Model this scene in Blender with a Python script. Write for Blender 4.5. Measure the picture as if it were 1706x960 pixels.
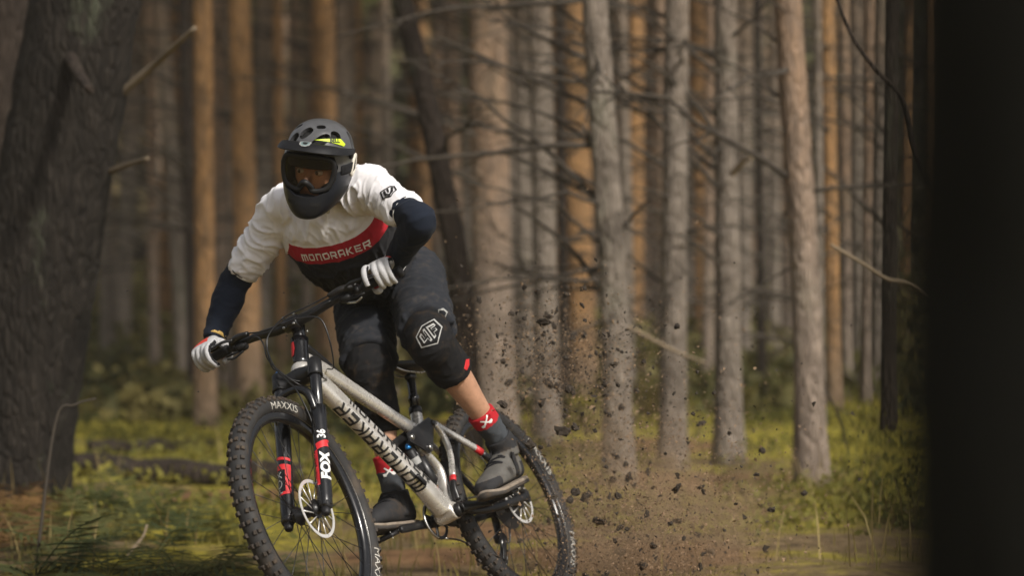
import bpy, bmesh, math, random
import numpy as np
from mathutils import Vector, Matrix, noise
from mathutils.bvhtree import BVHTree

for o in list(bpy.data.objects):
    bpy.data.objects.remove(o, do_unlink=True)
SC = bpy.context.scene
COL = SC.collection
rad = math.radians

# ---------------------------------------------------------------- camera
FPX = 3973.1            # focal length in pixels of a 1706 px wide frame
CAMZ = 1.05
cam_data = bpy.data.cameras.new('camera')
cam = bpy.data.objects.new('camera', cam_data)
COL.objects.link(cam)
cam.location = (0, 0, CAMZ)
cam.rotation_euler = (rad(90), 0, 0)
cam_data.sensor_width = 36.0
cam_data.lens = FPX / 1706 * 36.0
cam_data.clip_start = 0.1
cam_data.clip_end = 1000
cam_data.dof.use_dof = True
cam_data.dof.focus_distance = 7.32
cam_data.dof.aperture_fstop = 1.9
SC.camera = cam

# ---------------------------------------------------------------- sky, sun, exposure
SUN_EL, SUN_AZ = rad(42), rad(142)      # azimuth measured from +Y towards +X
world = bpy.data.worlds.new('World')
SC.world = world
world.use_nodes = True
wn = world.node_tree.nodes
wl = world.node_tree.links
wn.clear()
w_out = wn.new('ShaderNodeOutputWorld')
w_bg = wn.new('ShaderNodeBackground')
w_sky = wn.new('ShaderNodeTexSky')
w_sky.sky_type = 'NISHITA'
w_sky.sun_disc = False
w_sky.sun_elevation = SUN_EL
w_sky.sun_rotation = SUN_AZ
w_sky.air_density = 1.0
w_sky.dust_density = 5.0
w_sky.ozone_density = 0.5
w_hs = wn.new('ShaderNodeHueSaturation')        # thin overcast: the blue is mostly gone
w_hs.inputs['Saturation'].default_value = 0.30
wl.new(w_sky.outputs[0], w_hs.inputs['Color'])
wl.new(w_hs.outputs[0], w_bg.inputs['Color'])
w_bg.inputs['Strength'].default_value = 0.075
wl.new(w_bg.outputs[0], w_out.inputs[0])

sun_data = bpy.data.lights.new('sun', 'SUN')
sun = bpy.data.objects.new('sun', sun_data)
COL.objects.link(sun)
sun_data.energy = 2.7
sun_data.angle = rad(5)
sun_data.color = (1.0, 0.94, 0.85)
sd = Vector((math.sin(SUN_AZ) * math.cos(SUN_EL), math.cos(SUN_AZ) * math.cos(SUN_EL), math.sin(SUN_EL)))
sun.rotation_euler = sd.to_track_quat('Z', 'Y').to_euler()
sun.location = (0, -5, 30)

SC.view_settings.view_transform = 'Standard'
SC.view_settings.look = 'None'
SC.view_settings.gamma = 1.0
SC.view_settings.use_curve_mapping = False
SC.view_settings.exposure = 0.55
SC.render.engine = 'CYCLES'
SC.cycles.use_denoising = True
SC.cycles.max_bounces = 6
SC.cycles.diffuse_bounces = 3
SC.cycles.glossy_bounces = 3
SC.cycles.transmission_bounces = 4
SC.cycles.transparent_max_bounces = 6
SC.cycles.caustics_reflective = False
SC.cycles.caustics_refractive = False

# ---------------------------------------------------------------- helpers
rng = np.random.default_rng(7)
random.seed(7)
V = lambda *a: np.array(a, float)


def nrm(v):
    v = np.asarray(v, float)
    return v / (np.linalg.norm(v) + 1e-12)


def at(u, v, y):
    """point of the place seen at photo pixel u, v at distance y"""
    return V((u - 853) / FPX * y, y, CAMZ - (v - 480) / FPX * y)


WM = {}          # world matrix of every top-level root (children keep identity)


def wmat(o):
    while o.parent is not None and o.name not in WM:
        o = o.parent
    return WM.get(o.name, np.eye(4))


def tag(o, label=None, cat=None, group=None, kind=None):
    for k, v in (('label', label), ('category', cat), ('group', group), ('kind', kind)):
        if v:
            o[k] = v
    return o


def empty(name, M):
    o = bpy.data.objects.new(name, None)
    COL.objects.link(o)
    M = np.asarray(M, float)
    if M.shape == (3,):
        m = np.eye(4)
        m[:3, 3] = M
        M = m
    o.matrix_world = Matrix(M.tolist())
    o.empty_display_size = 0.1
    WM[o.name] = M
    return o


def mesh_data(name, vf, mats, smooth=True, recalc=True, mi=None):
    v, f = vf
    me = bpy.data.meshes.new(name)
    me.from_pydata([tuple(x) for x in np.asarray(v, float).tolist()], [], [tuple(int(i) for i in q) for q in f])
    if recalc:
        bm = bmesh.new()
        bm.from_mesh(me)
        bmesh.ops.recalc_face_normals(bm, faces=bm.faces)
        bm.to_mesh(me)
        bm.free()
    for m in (mats if isinstance(mats, (list, tuple)) else [mats]):
        me.materials.append(m)
    if smooth:
        me.polygons.foreach_set('use_smooth', [True] * len(me.polygons))
    if mi is not None:
        me.polygons.foreach_set('material_index', np.asarray(mi, dtype=np.int32))
    me.update()
    return me


def obj(name, vf, mat, parent=None, smooth=True, recalc=True, world=True, mi=None, attrs=None, root_at=None, sharp=None):
    """one mesh object; vertices are given in world space"""
    v, f = vf
    v = np.asarray(v, float).reshape(-1, 3)
    if parent is not None and world:
        Mi = np.linalg.inv(wmat(parent))
        v = v @ Mi[:3, :3].T + Mi[:3, 3]
    if root_at is not None:
        v = v - root_at
    me = mesh_data(name, (v, f), mat, smooth, recalc, mi)
    if attrs:
        for k, a in attrs.items():
            at_ = me.attributes.new(k, 'FLOAT', 'POINT')
            at_.data.foreach_set('value', np.asarray(a, dtype=np.float32))
    if sharp:
        me.set_sharp_from_angle(angle=rad(sharp))
    o = bpy.data.objects.new(name, me)
    COL.objects.link(o)
    if parent is not None:
        o.parent = parent
    elif root_at is not None:
        o.location = tuple(root_at)
        m = np.eye(4)
        m[:3, 3] = root_at
        WM[o.name] = m
    else:
        WM[o.name] = np.eye(4)
    return o


def inst(name, me, M, parent=None):
    """an object that shares mesh data; M is its matrix (local to parent's root)"""
    o = bpy.data.objects.new(name, me)
    COL.objects.link(o)
    if parent is not None:
        o.parent = parent
    o.matrix_local = Matrix(np.asarray(M).tolist()) if parent is None else Matrix(np.asarray(M).tolist())
    return o


def join(*parts):
    vs, fs, n = [], [], 0
    for v, f in parts:
        v = np.asarray(v, float)
        vs.append(v)
        fs += [tuple(int(i) + n for i in q) for q in f]
        n += len(v)
    return np.concatenate(vs), fs


def loft(secs, cap=True, closed=False):
    secs = [np.asarray(s, float) for s in secs]
    n = len(secs[0])
    m = len(secs)
    v = np.concatenate(secs)
    f = []
    for i in range(m if closed else m - 1):
        a, b = i * n, ((i + 1) % m) * n
        for k in range(n):
            f.append((a + k, a + (k + 1) % n, b + (k + 1) % n, b + k))
    if cap and not closed:
        f.append(tuple(range(n - 1, -1, -1)))
        f.append(tuple((m - 1) * n + k for k in range(n)))
    return v, f


def sec(c, a, b, ra, rb, p=2.0, n=28, rbn=None):
    t = np.linspace(0, 2 * np.pi, n, endpoint=False)
    co, si = np.cos(t), np.sin(t)
    x = np.sign(co) * np.abs(co) ** (2 / p) * ra
    y = np.sign(si) * np.abs(si) ** (2 / p)
    y = np.where(y > 0, y * rb, y * (rb if rbn is None else rbn))
    return np.asarray(c)[None] + x[:, None] * np.asarray(a)[None] + y[:, None] * np.asarray(b)[None]


def frames(P, hint=None):
    P = np.asarray(P, float)
    T = np.gradient(P, axis=0)
    T = T / (np.linalg.norm(T, axis=1, keepdims=True) + 1e-12)
    if hint is None:
        hint = V(0, 0, 1) if abs(T[0][2]) < .9 else V(1, 0, 0)
    a = nrm(hint - T[0] * (hint @ T[0]))
    A = [a]
    for i in range(1, len(P)):
        a = nrm(a - T[i] * (a @ T[i]))
        A.append(a)
    A = np.array(A)
    return T, A, np.cross(T, A)


def tube(P, r, n=12, cap=True, hint=None, r2=None, p=2.0, closed=False):
    """swept tube; r along the hint axis, r2 across"""
    P = np.asarray(P, float)
    r = np.broadcast_to(np.asarray(r, float), (len(P),))
    r2 = r if r2 is None else np.broadcast_to(np.asarray(r2, float), (len(P),))
    T, A, B = frames(P, hint)
    return loft([sec(P[i], A[i], B[i], r[i], r2[i], p, n) for i in range(len(P))], cap, closed)


def spline(P, n=8):
    P = np.asarray(P, float)
    Q = np.vstack([2 * P[0] - P[1], P, 2 * P[-1] - P[-2]])
    out = []
    for i in range(1, len(Q) - 2):
        p0, p1, p2, p3 = Q[i - 1:i + 3]
        for t in np.linspace(0, 1, n, endpoint=False):
            out.append(.5 * ((2 * p1) + (-p0 + p2) * t + (2 * p0 - 5 * p1 + 4 * p2 - p3) * t * t + (-p0 + 3 * p1 - 3 * p2 + p3) * t ** 3))
    out.append(P[-1])
    return np.array(out)


def interp(xs, ys, x):
    ys = np.asarray(ys, float)
    if ys.ndim == 1:
        return np.interp(x, xs, ys)
    return np.stack([np.interp(x, xs, ys[:, k]) for k in range(ys.shape[1])], -1)


def stube(P, R, n=16, m=7, **k):
    """smooth tube through control points (with per-point radii)"""
    Q = spline(P, m)
    x = np.linspace(0, len(P) - 1, len(Q))
    R = np.broadcast_to(np.asarray(R, float), (len(P),))
    if 'r2' in k and k['r2'] is not None:
        k['r2'] = spline(np.broadcast_to(np.asarray(k['r2'], float), (len(P),))[:, None], m)[:, 0]
    return tube(Q, spline(R[:, None], m)[:, 0], n, **k)


def box(c, sx, sy, sz, ax=None, bev=.0):
    """box with optional chamfered edges; ax = 3 axes (rows)"""
    ax = np.eye(3) if ax is None else np.asarray(ax)
    if bev <= 0:
        p = np.array([[x, y, z] for x in (-1, 1) for y in (-1, 1) for z in (-1, 1)], float) * V(sx, sy, sz) / 2
        f = [(0, 1, 3, 2), (4, 6, 7, 5), (0, 4, 5, 1), (2, 3, 7, 6), (0, 2, 6, 4), (1, 5, 7, 3)]
        return p @ ax + c, f
    secs = []
    for z, k in ((-sz / 2, bev), (-sz / 2 + bev, 0), (sz / 2 - bev, 0), (sz / 2, bev)):
        hx, hy = sx / 2 - k, sy / 2 - k
        q = [(-hx + bev, -hy), (hx - bev, -hy), (hx, -hy + bev), (hx, hy - bev), (hx - bev, hy), (-hx + bev, hy), (-hx, hy - bev), (-hx, -hy + bev)]
        secs.append(np.array([[a, b, z] for a, b in q]))
    v, f = loft(secs)
    return v @ ax + c, f


def lathe(prof, c, axis, n=64, up=None, closed=False, a0=0, a1=2 * np.pi):
    """revolve (radius, height along axis) profile around axis"""
    axis = nrm(axis)
    h = V(0, 0, 1) if abs(axis[2]) < .9 else V(1, 0, 0)
    if up is not None:
        h = np.asarray(up, float)
    a = nrm(h - axis * (h @ axis))
    b = np.cross(axis, a)
    full = abs(a1 - a0 - 2 * np.pi) < 1e-6
    t = np.linspace(a0, a1, n, endpoint=not full)
    prof = np.asarray(prof, float)
    m = len(prof)
    v = []
    for s in t:
        d = a * np.cos(s) + b * np.sin(s)
        v.append(np.asarray(c)[None] + prof[:, :1] * d[None] + prof[:, 1:2] * axis[None])
    v = np.concatenate(v)
    f = []
    for i in range(n if full else n - 1):
        j = (i + 1) % n
        for k in range(m if closed else m - 1):
            k2 = (k + 1) % m
            f.append((i * m + k, j * m + k, j * m + k2, i * m + k2))
    return v, f


def ellipsoid(c, a, b, d, ra, rb, rd, n=16, m=10):
    secs = []
    for ph in np.linspace(-np.pi / 2 + .12, np.pi / 2 - .12, m):
        secs.append(sec(np.asarray(c) + np.asarray(d) * rd * np.sin(ph), a, b, ra * np.cos(ph), rb * np.cos(ph), 2, n))
    return loft(secs)


def _eval(tmp):
    dg = bpy.context.evaluated_depsgraph_get()
    ev = tmp.evaluated_get(dg)
    me = ev.to_mesh()
    nv = len(me.vertices)
    co = np.empty(nv * 3, np.float64)
    me.vertices.foreach_get('co', co)
    no = np.empty(nv * 3, np.float64)
    me.vertices.foreach_get('normal', no)
    f = [tuple(p.vertices) for p in me.polygons]
    ev.to_mesh_clear()
    d = tmp.data
    bpy.data.objects.remove(tmp, do_unlink=True)
    bpy.data.meshes.remove(d)
    return co.reshape(-1, 3), f, no.reshape(-1, 3)


def remesh(vf, vox, smooth=6, fac=.5, extra=None):
    """weld overlapping closed shapes into one continuous skin"""
    me = mesh_data('tmp', vf, [], True, True)
    o = bpy.data.objects.new('tmp', me)
    COL.objects.link(o)
    m = o.modifiers.new('r', 'REMESH')
    m.mode = 'VOXEL'
    m.voxel_size = vox
    if smooth:
        s = o.modifiers.new('s', 'SMOOTH')
        s.iterations = smooth
        s.factor = fac
    return _eval(o)


def boolean(vf, cutters):
    me = mesh_data('tmp', vf, [], True, True)
    o = bpy.data.objects.new('tmp', me)
    COL.objects.link(o)
    cs = []
    for c in cutters:
        cm = mesh_data('cut', c, [], True, True)
        co = bpy.data.objects.new('cut', cm)
        COL.objects.link(co)
        cs.append(co)
        b = o.modifiers.new('b', 'BOOLEAN')
        b.operation = 'DIFFERENCE'
        b.object = co
        b.solver = 'EXACT'
    r = _eval(o)
    for co in cs:
        d = co.data
        bpy.data.objects.remove(co, do_unlink=True)
        bpy.data.meshes.remove(d)
    return r


def bvh(vf):
    v, f = vf[0], vf[1]
    return BVHTree.FromPolygons([Vector(x) for x in np.asarray(v).tolist()], f)


def text2d(s, width=None, height=None, shear=0.0, bold=0.0, spacing=1.0):
    cu = bpy.data.curves.new('txt', 'FONT')
    cu.body = s
    cu.size = 1.0
    cu.align_x = 'CENTER'
    cu.align_y = 'CENTER'
    cu.shear = shear
    cu.offset = bold
    cu.space_character = spacing
    cu.resolution_u = 3
    o = bpy.data.objects.new('txt', cu)
    COL.objects.link(o)
    dg = bpy.context.evaluated_depsgraph_get()
    ev = o.evaluated_get(dg)
    me = ev.to_mesh()
    v = np.array([tuple(p.co) for p in me.vertices])
    f = [tuple(p.vertices) for p in me.polygons]
    ev.to_mesh_clear()
    bpy.data.objects.remove(o, do_unlink=True)
    bpy.data.curves.remove(cu)
    v = v[:, :2]
    lo, hi = v.min(0), v.max(0)
    v = v - (lo + hi) / 2
    sx = width / (hi - lo)[0] if width else None
    sy = height / (hi - lo)[1] if height else None
    sx = sx or sy
    sy = sy or sx
    return v * V(sx, sy), f


def block_text(s, width, height, shear=.12):
    """wide square-cut letters like the bike maker's wordmark"""
    R = lambda a, b, c, d: [(a, b), (c, b), (c, d), (a, d)]
    L, T, B = R(0, 0, .2, 1), R(.2, .8, 1, 1), R(.2, 0, 1, .2)
    G = {'M': [R(0, .8, 1, 1), R(0, 0, .18, .8), R(.41, 0, .59, .8), R(.82, 0, 1, .8)], 'O': [R(.1, .8, .9, 1), R(.1, 0, .9, .2), R(0, .1, .2, .8), R(.8, .2, 1, .9)],
         'N': [R(0, .8, 1, 1), R(0, 0, .2, .8), R(.8, 0, 1, .8)], 'D': [L, R(.2, .8, .85, 1), R(.2, 0, .85, .2), R(.8, .2, 1, .8)],
         'R': [L, T, R(.8, .55, 1, .8), R(.2, .37, 1, .55), [(.5, .37), (.74, .37), (1, 0), (.76, 0)]], 'A': [R(0, .8, 1, 1), R(0, 0, .2, .8), R(.8, 0, 1, .8), R(.2, .28, .8, .46)],
         'K': [L, [(.2, .5), (.72, 1), (1, 1), (.46, .5)], [(.2, .5), (.46, .5), (1, 0), (.72, 0)]], 'E': [L, T, R(.2, .41, .9, .59), B]}
    vs, fs = [], []
    n = len(s)
    for i, ch in enumerate(s):
        for q in G[ch]:
            k = len(vs)
            for x, y in q:
                vs.append((((i + x * .78 + .11) / n - .5) * width + shear * (y - .5) * height, (y - .5) * height))
            fs.append(tuple(range(k, k + len(q))))
    return np.array(vs), fs


def poly2d(pts):
    pts = np.asarray(pts, float)
    return pts, [tuple(range(len(pts)))]


def ring2d(pts, inner):
    """outline band of a polygon: outer pts, inner scaled copy"""
    pts = np.asarray(pts, float)
    c = pts.mean(0)
    q = c + (pts - c) * inner
    n = len(pts)
    return np.vstack([pts, q]), [(i, (i + 1) % n, n + (i + 1) % n, n + i) for i in range(n)]


def refine(v2, f, maxlen):
    bm = bmesh.new()
    vs = [bm.verts.new((x, y, 0)) for x, y in v2]
    for q in f:
        try:
            bm.faces.new([vs[i] for i in q])
        except ValueError:
            pass
    bmesh.ops.triangulate(bm, faces=bm.faces)
    for _ in range(6):
        es = [e for e in bm.edges if e.calc_length() > maxlen]
        if not es:
            break
        bmesh.ops.subdivide_edges(bm, edges=es, cuts=1)
        bmesh.ops.triangulate(bm, faces=bm.faces)
    bm.verts.index_update()
    out = np.array([(v.co.x, v.co.y) for v in bm.verts]), [tuple(v.index for v in q.verts) for q in bm.faces]
    bm.free()
    return out


def decal(name, shape, origin, u, v, tree, mat, parent, off=.0015, maxlen=.008, back=.12):
    """print a flat shape onto a surface by dropping it along -(u x v)"""
    v2, f = refine(shape[0], shape[1], maxlen)
    u, v = nrm(u), np.asarray(v, float)
    v = nrm(v - u * (u @ v))
    n = np.cross(u, v)
    P = []
    for x, y in v2:
        p = origin + u * x + v * y
        h = tree.ray_cast(Vector(p + n * back), Vector(-n), back * 2.2)
        if h[0] is None:
            h = tree.find_nearest(Vector(p))
        nn = np.array(h[1])
        if nn @ n < 0:
            nn = -nn
        P.append(np.array(h[0]) + nn * off)
    return obj(name, (np.array(P), f), mat, parent, recalc=False)


# ---------------------------------------------------------------- materials
def M_(name):
    m = bpy.data.materials.new(name)
    m.use_nodes = True
    nt = m.node_tree
    b = nt.nodes['Principled BSDF']
    return m, nt, b


def N(nt, t, **k):
    n = nt.nodes.new(t)
    for a, b in k.items():
        setattr(n, a, b)
    return n


def noise_tex(nt, scale, detail=4, vec=None, rough=.55):
    n = N(nt, 'ShaderNodeTexNoise')
    n.inputs['Scale'].default_value = scale
    n.inputs['Detail'].default_value = detail
    n.inputs['Roughness'].default_value = rough
    if vec is not None:
        nt.links.new(vec, n.inputs['Vector'])
    return n.outputs[0]


def ramp(nt, fac, stops):
    r = N(nt, 'ShaderNodeValToRGB')
    e = r.color_ramp.elements
    while len(e) < len(stops):
        e.new(.5)
    for i, (p, c) in enumerate(stops):
        e[i].position = p
        e[i].color = (*c, 1) if len(c) == 3 else c
    nt.links.new(fac, r.inputs[0])
    return r.outputs[0]


def mixc(nt, fac, a, b):
    m = N(nt, 'ShaderNodeMix', data_type='RGBA')
    for s, val in ((0, fac), (6, a), (7, b)):
        if hasattr(val, 'links') or isinstance(val, bpy.types.NodeSocket):
            nt.links.new(val, m.inputs[s])
        elif s == 0:
            m.inputs[s].default_value = val
        else:
            m.inputs[s].default_value = (*val, 1)
    return m.outputs[2]


def mathn(nt, op, a, b=None, clamp=False):
    m = N(nt, 'ShaderNodeMath', operation=op, use_clamp=clamp)
    for s, val in ((0, a), (1, b)):
        if val is None:
            continue
        if isinstance(val, bpy.types.NodeSocket):
            nt.links.new(val, m.inputs[s])
        else:
            m.inputs[s].default_value = val
    return m.outputs[0]


def bump(nt, b, h, strength, dist=.01):
    n = N(nt, 'ShaderNodeBump')
    n.inputs['Strength'].default_value = strength
    n.inputs['Distance'].default_value = dist
    nt.links.new(h, n.inputs['Height'])
    nt.links.new(n.outputs[0], b.inputs['Normal'])


def position(nt, sx=1, sy=1, sz=1):
    g = N(nt, 'ShaderNodeNewGeometry')
    m = N(nt, 'ShaderNodeMapping')
    m.inputs['Scale'].default_value = (sx, sy, sz)
    nt.links.new(g.outputs['Position'], m.inputs[0])
    return m.outputs[0]


def smoothstep(nt, x, lo, hi):
    m = N(nt, 'ShaderNodeMapRange', interpolation_type='SMOOTHSTEP')
    nt.links.new(x, m.inputs[0])
    m.inputs[1].default_value = lo
    m.inputs[2].default_value = hi
    return m.outputs[0]


def simple(name, col, rough=.5, metal=0.0, var=.25, scale=40, bumpy=.0, spec=.5, coat=0.0, dirt=None, dirt_amt=.5, dirt_scale=18, sheen=0.0):
    """base colour with fine variation, optional dirt specks and micro relief"""
    m, nt, b = M_(name)
    pos = position(nt)
    n1 = noise_tex(nt, scale, 5, pos)
    c = mixc(nt, n1, tuple(x * (1 - var) for x in col), tuple(min(1, x * (1 + var)) for x in col))
    if dirt is not None:
        n2 = noise_tex(nt, dirt_scale, 8, pos, .7)
        c = mixc(nt, mathn(nt, 'MULTIPLY', smoothstep(nt, n2, .5, .72), dirt_amt), c, dirt)
    nt.links.new(c, b.inputs['Base Color'])
    r = mathn(nt, 'MULTIPLY_ADD', n1, .3)
    r.node.inputs[2].default_value = max(0.0, rough - .15)
    nt.links.new(r, b.inputs['Roughness'])
    b.inputs['Metallic'].default_value = metal
    b.inputs['Specular IOR Level'].default_value = spec
    b.inputs['Coat Weight'].default_value = coat
    b.inputs['Coat Roughness'].default_value = .15
    b.inputs['Sheen Weight'].default_value = sheen
    if bumpy:
        bump(nt, b, noise_tex(nt, scale * 6, 3, pos), bumpy, .002)
    return m


MUD = (.10, .065, .035)
MAT = dict(
    rubber=simple('tyre_rubber', (.018, .017, .017), .75, var=.3, scale=30, dirt=(.075, .055, .036), dirt_amt=.8, dirt_scale=12),
    knob=simple('tread_rubber', (.035, .027, .021), .85, var=.4, scale=60, dirt=MUD, dirt_amt=.8, dirt_scale=14),
    black=simple('black_anodised', (.010, .010, .011), .38, .0, coat=.05, spec=.4, dirt=(.05, .04, .03), dirt_amt=.25),
    gloss=simple('black_gloss', (.006, .006, .007), .22, 0, coat=.3),
    plastic=simple('black_plastic', (.012, .012, .013), .5, 0, spec=.3),
    silver=simple('brushed_silver', (.70, .67, .62), .27, .6, var=.08, scale=25, coat=.25, dirt=(.16, .12, .08), dirt_amt=.55, dirt_scale=38),
    steel=simple('steel', (.5, .49, .47), .3, 1.0, var=.15),
    rotor=simple('rotor_steel', (.74, .72, .69), .32, .5, var=.15, scale=60),
    red=simple('red_print', (.52, .02, .025), .45, var=.1),
    white=simple('white_print', (.78, .77, .75), .5, var=.06, dirt=(.3, .25, .2), dirt_amt=.3),
    tyretext=simple('sidewall_print', (.42, .40, .36), .7, var=.2, dirt=MUD, dirt_amt=.8, dirt_scale=25),
    blackprint=simple('black_print', (.012, .012, .012), .5),
    greyprint=simple('grey_print', (.30, .30, .29), .6),
    blue=simple('blue_anodised', (.02, .16, .42), .3, .5),
    navy=simple('navy_sleeve', (.011, .015, .025), .85, var=.25, scale=90, bumpy=.3, sheen=.03, spec=.12),
    shorts=simple('charcoal_shorts', (.022, .024, .029), .85, var=.3, scale=30, bumpy=.3, sheen=.02, dirt=(.09, .07, .05), dirt_amt=.35, dirt_scale=30, spec=.12),
    pad=simple('knee_pad_knit', (.013, .013, .014), .88, var=.3, scale=120, bumpy=.5, dirt=MUD, dirt_amt=.45, dirt_scale=24, spec=.12),
    sock_red=simple('red_sock', (.42, .022, .03), .9, var=.18, scale=150, bumpy=.4, spec=.12),
    sock_grey=simple('grey_sock', (.06, .066, .075), .9, var=.25, scale=120, bumpy=.4, dirt=MUD, dirt_amt=.4, spec=.12),
    shoe=simple('shoe_suede', (.105, .10, .092), .8, spec=.2, var=.4, scale=50, bumpy=.3, dirt=MUD, dirt_amt=.6, dirt_scale=16),
    shoe_dark=simple('shoe_dark', (.03, .03, .032), .75, var=.25, scale=50, bumpy=.3, dirt=MUD, dirt_amt=.5, dirt_scale=16, spec=.12),
    sole=simple('shoe_sole', (.035, .030, .026), .85, var=.3, dirt=MUD, dirt_amt=.6),
    midsole=simple('shoe_midsole', (.22, .18, .14), .8, var=.3, dirt=MUD, dirt_amt=.7, dirt_scale=26),
    glove=simple('pale_glove', (.42, .42, .43), .8, var=.2, scale=70, bumpy=.3, dirt=(.14, .11, .09), dirt_amt=.4, dirt_scale=40),
    glove_black=simple('black_glove', (.015, .015, .017), .75, bumpy=.3, spec=.12),
    glove_red=simple('red_glove', (.60, .05, .03), .75, bumpy=.2),
    skin=simple('skin', (.42, .23, .145), .5, var=.28, scale=55, bumpy=.3, dirt=(.16, .09, .055), dirt_amt=.35, dirt_scale=70),
    shell=simple('helmet_shell', (.075, .076, .080), .34, 0, var=.45, coat=.25, scale=14, spec=.5),
    chin=simple('helmet_chin', (.010, .012, .017), .38, 0, var=.2, coat=.06, spec=.35),
    visor=simple('visor_black', (.008, .008, .009), .45, 0, spec=.3),
    liner=simple('helmet_liner', (.006, .006, .006), .9),
    lime=simple('lime_print', (.55, .72, .03), .5, var=.05),
    cream=simple('cream_print', (.62, .58, .50), .5),
    emblem=simple('emblem_print', (.16, .22, .22), .4),
    eye=simple('eye_white', (.5, .46, .42), .3),
    iris=simple('iris', (.03, .015, .008), .2),
    band=simple('yellow_bracelet', (.55, .36, .10), .7),
    darksteel=simple('dirty_steel', (.045, .04, .036), .5, .7, var=.3, dirt=MUD, dirt_amt=.6),
    clod=simple('damp_earth', (.028, .020, .013), .95, var=.5, scale=120),
    dust=simple('dry_earth', (.20, .13, .075), .95, var=.4, scale=90),
)


def lens_mat():
    m, nt, b = M_('goggle_lens')
    nt.nodes.remove(b)
    t = N(nt, 'ShaderNodeBsdfTransparent')
    t.inputs[0].default_value = (.88, .78, .66, 1)
    g = N(nt, 'ShaderNodeBsdfGlossy')
    g.inputs['Roughness'].default_value = .08
    g.inputs[0].default_value = (.9, .9, .9, 1)
    fr = N(nt, 'ShaderNodeFresnel')
    fr.inputs[0].default_value = 1.42
    mx = N(nt, 'ShaderNodeMixShader')
    nt.links.new(fr.outputs[0], mx.inputs[0])
    nt.links.new(t.outputs[0], mx.inputs[1])
    nt.links.new(g.outputs[0], mx.inputs[2])
    nt.links.new(mx.outputs[0], nt.nodes['Material Output'].inputs[0])
    return m


MAT['lens'] = lens_mat()


def jersey_mat():
    """white yoke, red chest band, black lower half: woven colour blocks along the torso"""
    m, nt, b = M_('jersey_cloth')
    a = N(nt, 'ShaderNodeAttribute', attribute_name='block')
    x = a.outputs['Fac']
    white = mixc(nt, noise_tex(nt, 60, 4, position(nt)), (.68, .66, .68), (.82, .81, .83))
    red = mixc(nt, noise_tex(nt, 50, 4, position(nt)), (.30, .012, .022), (.42, .02, .03))
    blk = mixc(nt, noise_tex(nt, 50, 4, position(nt)), (.010, .010, .012), (.022, .022, .026))
    c = mixc(nt, smoothstep(nt, x, .999, 1.001), white, red)
    c = mixc(nt, smoothstep(nt, x, 1.999, 2.001), c, blk)
    n2 = noise_tex(nt, 30, 8, position(nt), .7)
    c = mixc(nt, mathn(nt, 'MULTIPLY', smoothstep(nt, n2, .62, .75), .35), c, (.2, .16, .12))
    nt.links.new(c, b.inputs['Base Color'])
    b.inputs['Roughness'].default_value = .8
    b.inputs['Sheen Weight'].default_value = .03
    b.inputs['Specular IOR Level'].default_value = .2
    bump(nt, b, noise_tex(nt, 420, 2, position(nt)), .25, .001)
    return m


MAT['jersey'] = jersey_mat()


def bark_mat(name, low, high, warm, z0, z1, lichen=.25):
    m, nt, b = M_(name)
    p = position(nt, 26, 26, 5)
    n1 = noise_tex(nt, 1.0, 8, p, .65)
    v = N(nt, 'ShaderNodeTexVoronoi', feature='DISTANCE_TO_EDGE')
    pv = position(nt, 46, 46, 11)
    dist = N(nt, 'ShaderNodeMix', data_type='VECTOR')
    dist.inputs[0].default_value = .25
    nt.links.new(pv, dist.inputs[4])
    nz = N(nt, 'ShaderNodeTexNoise')
    nt.links.new(pv, nz.inputs['Vector'])
    nz.inputs['Scale'].default_value = .7
    nt.links.new(nz.outputs['Color'], dist.inputs[5])
    nt.links.new(dist.outputs[1], v.inputs['Vector'])
    v.inputs['Scale'].default_value = 1.0
    crack = smoothstep(nt, v.outputs['Distance'], .0, .30)
    g = N(nt, 'ShaderNodeNewGeometry')
    sx = N(nt, 'ShaderNodeSeparateXYZ')
    nt.links.new(g.outputs['Position'], sx.inputs[0])
    zz = mathn(nt, 'ADD', sx.outputs[2], mathn(nt, 'MULTIPLY', noise_tex(nt, 1.3, 4, position(nt)), (z1 - z0) * .9))
    up = smoothstep(nt, zz, z0 + .3 * (z1 - z0), z1 + .4 * (z1 - z0))
    body = mixc(nt, n1, low, high)
    warmc = mixc(nt, n1, tuple(x * .55 for x in warm), warm)
    c = mixc(nt, up, body, warmc)
    c = mixc(nt, mathn(nt, 'MULTIPLY_ADD', crack, .38), tuple(x * .45 for x in low), c)
    c.node.inputs[0].links[0].from_node.inputs[2].default_value = .62
    pt = smoothstep(nt, noise_tex(nt, 9, 6, position(nt, 1.6, 1.6, .55), .7), .36, .66)
    c = mixc(nt, pt, mixc(nt, .62, c, tuple(x * .6 for x in low)), c)
    blot = smoothstep(nt, noise_tex(nt, 2.2, 6, position(nt, 1, 1, .5), .65), .54, .70)
    c = mixc(nt, mathn(nt, 'MULTIPLY', blot, lichen), c, (.15, .17, .11))
    dark = smoothstep(nt, noise_tex(nt, 3.1, 5, position(nt, 1, 1, .7), .6), .58, .70)
    c = mixc(nt, mathn(nt, 'MULTIPLY', dark, .75), c, tuple(x * .4 for x in low))
    nt.links.new(c, b.inputs['Base Color'])
    b.inputs['Roughness'].default_value = .95
    b.inputs['Specular IOR Level'].default_value = .2
    h = mathn(nt, 'ADD', mathn(nt, 'MULTIPLY', crack, .7), n1)
    bump(nt, b, h, .8, .025)
    return m


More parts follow.
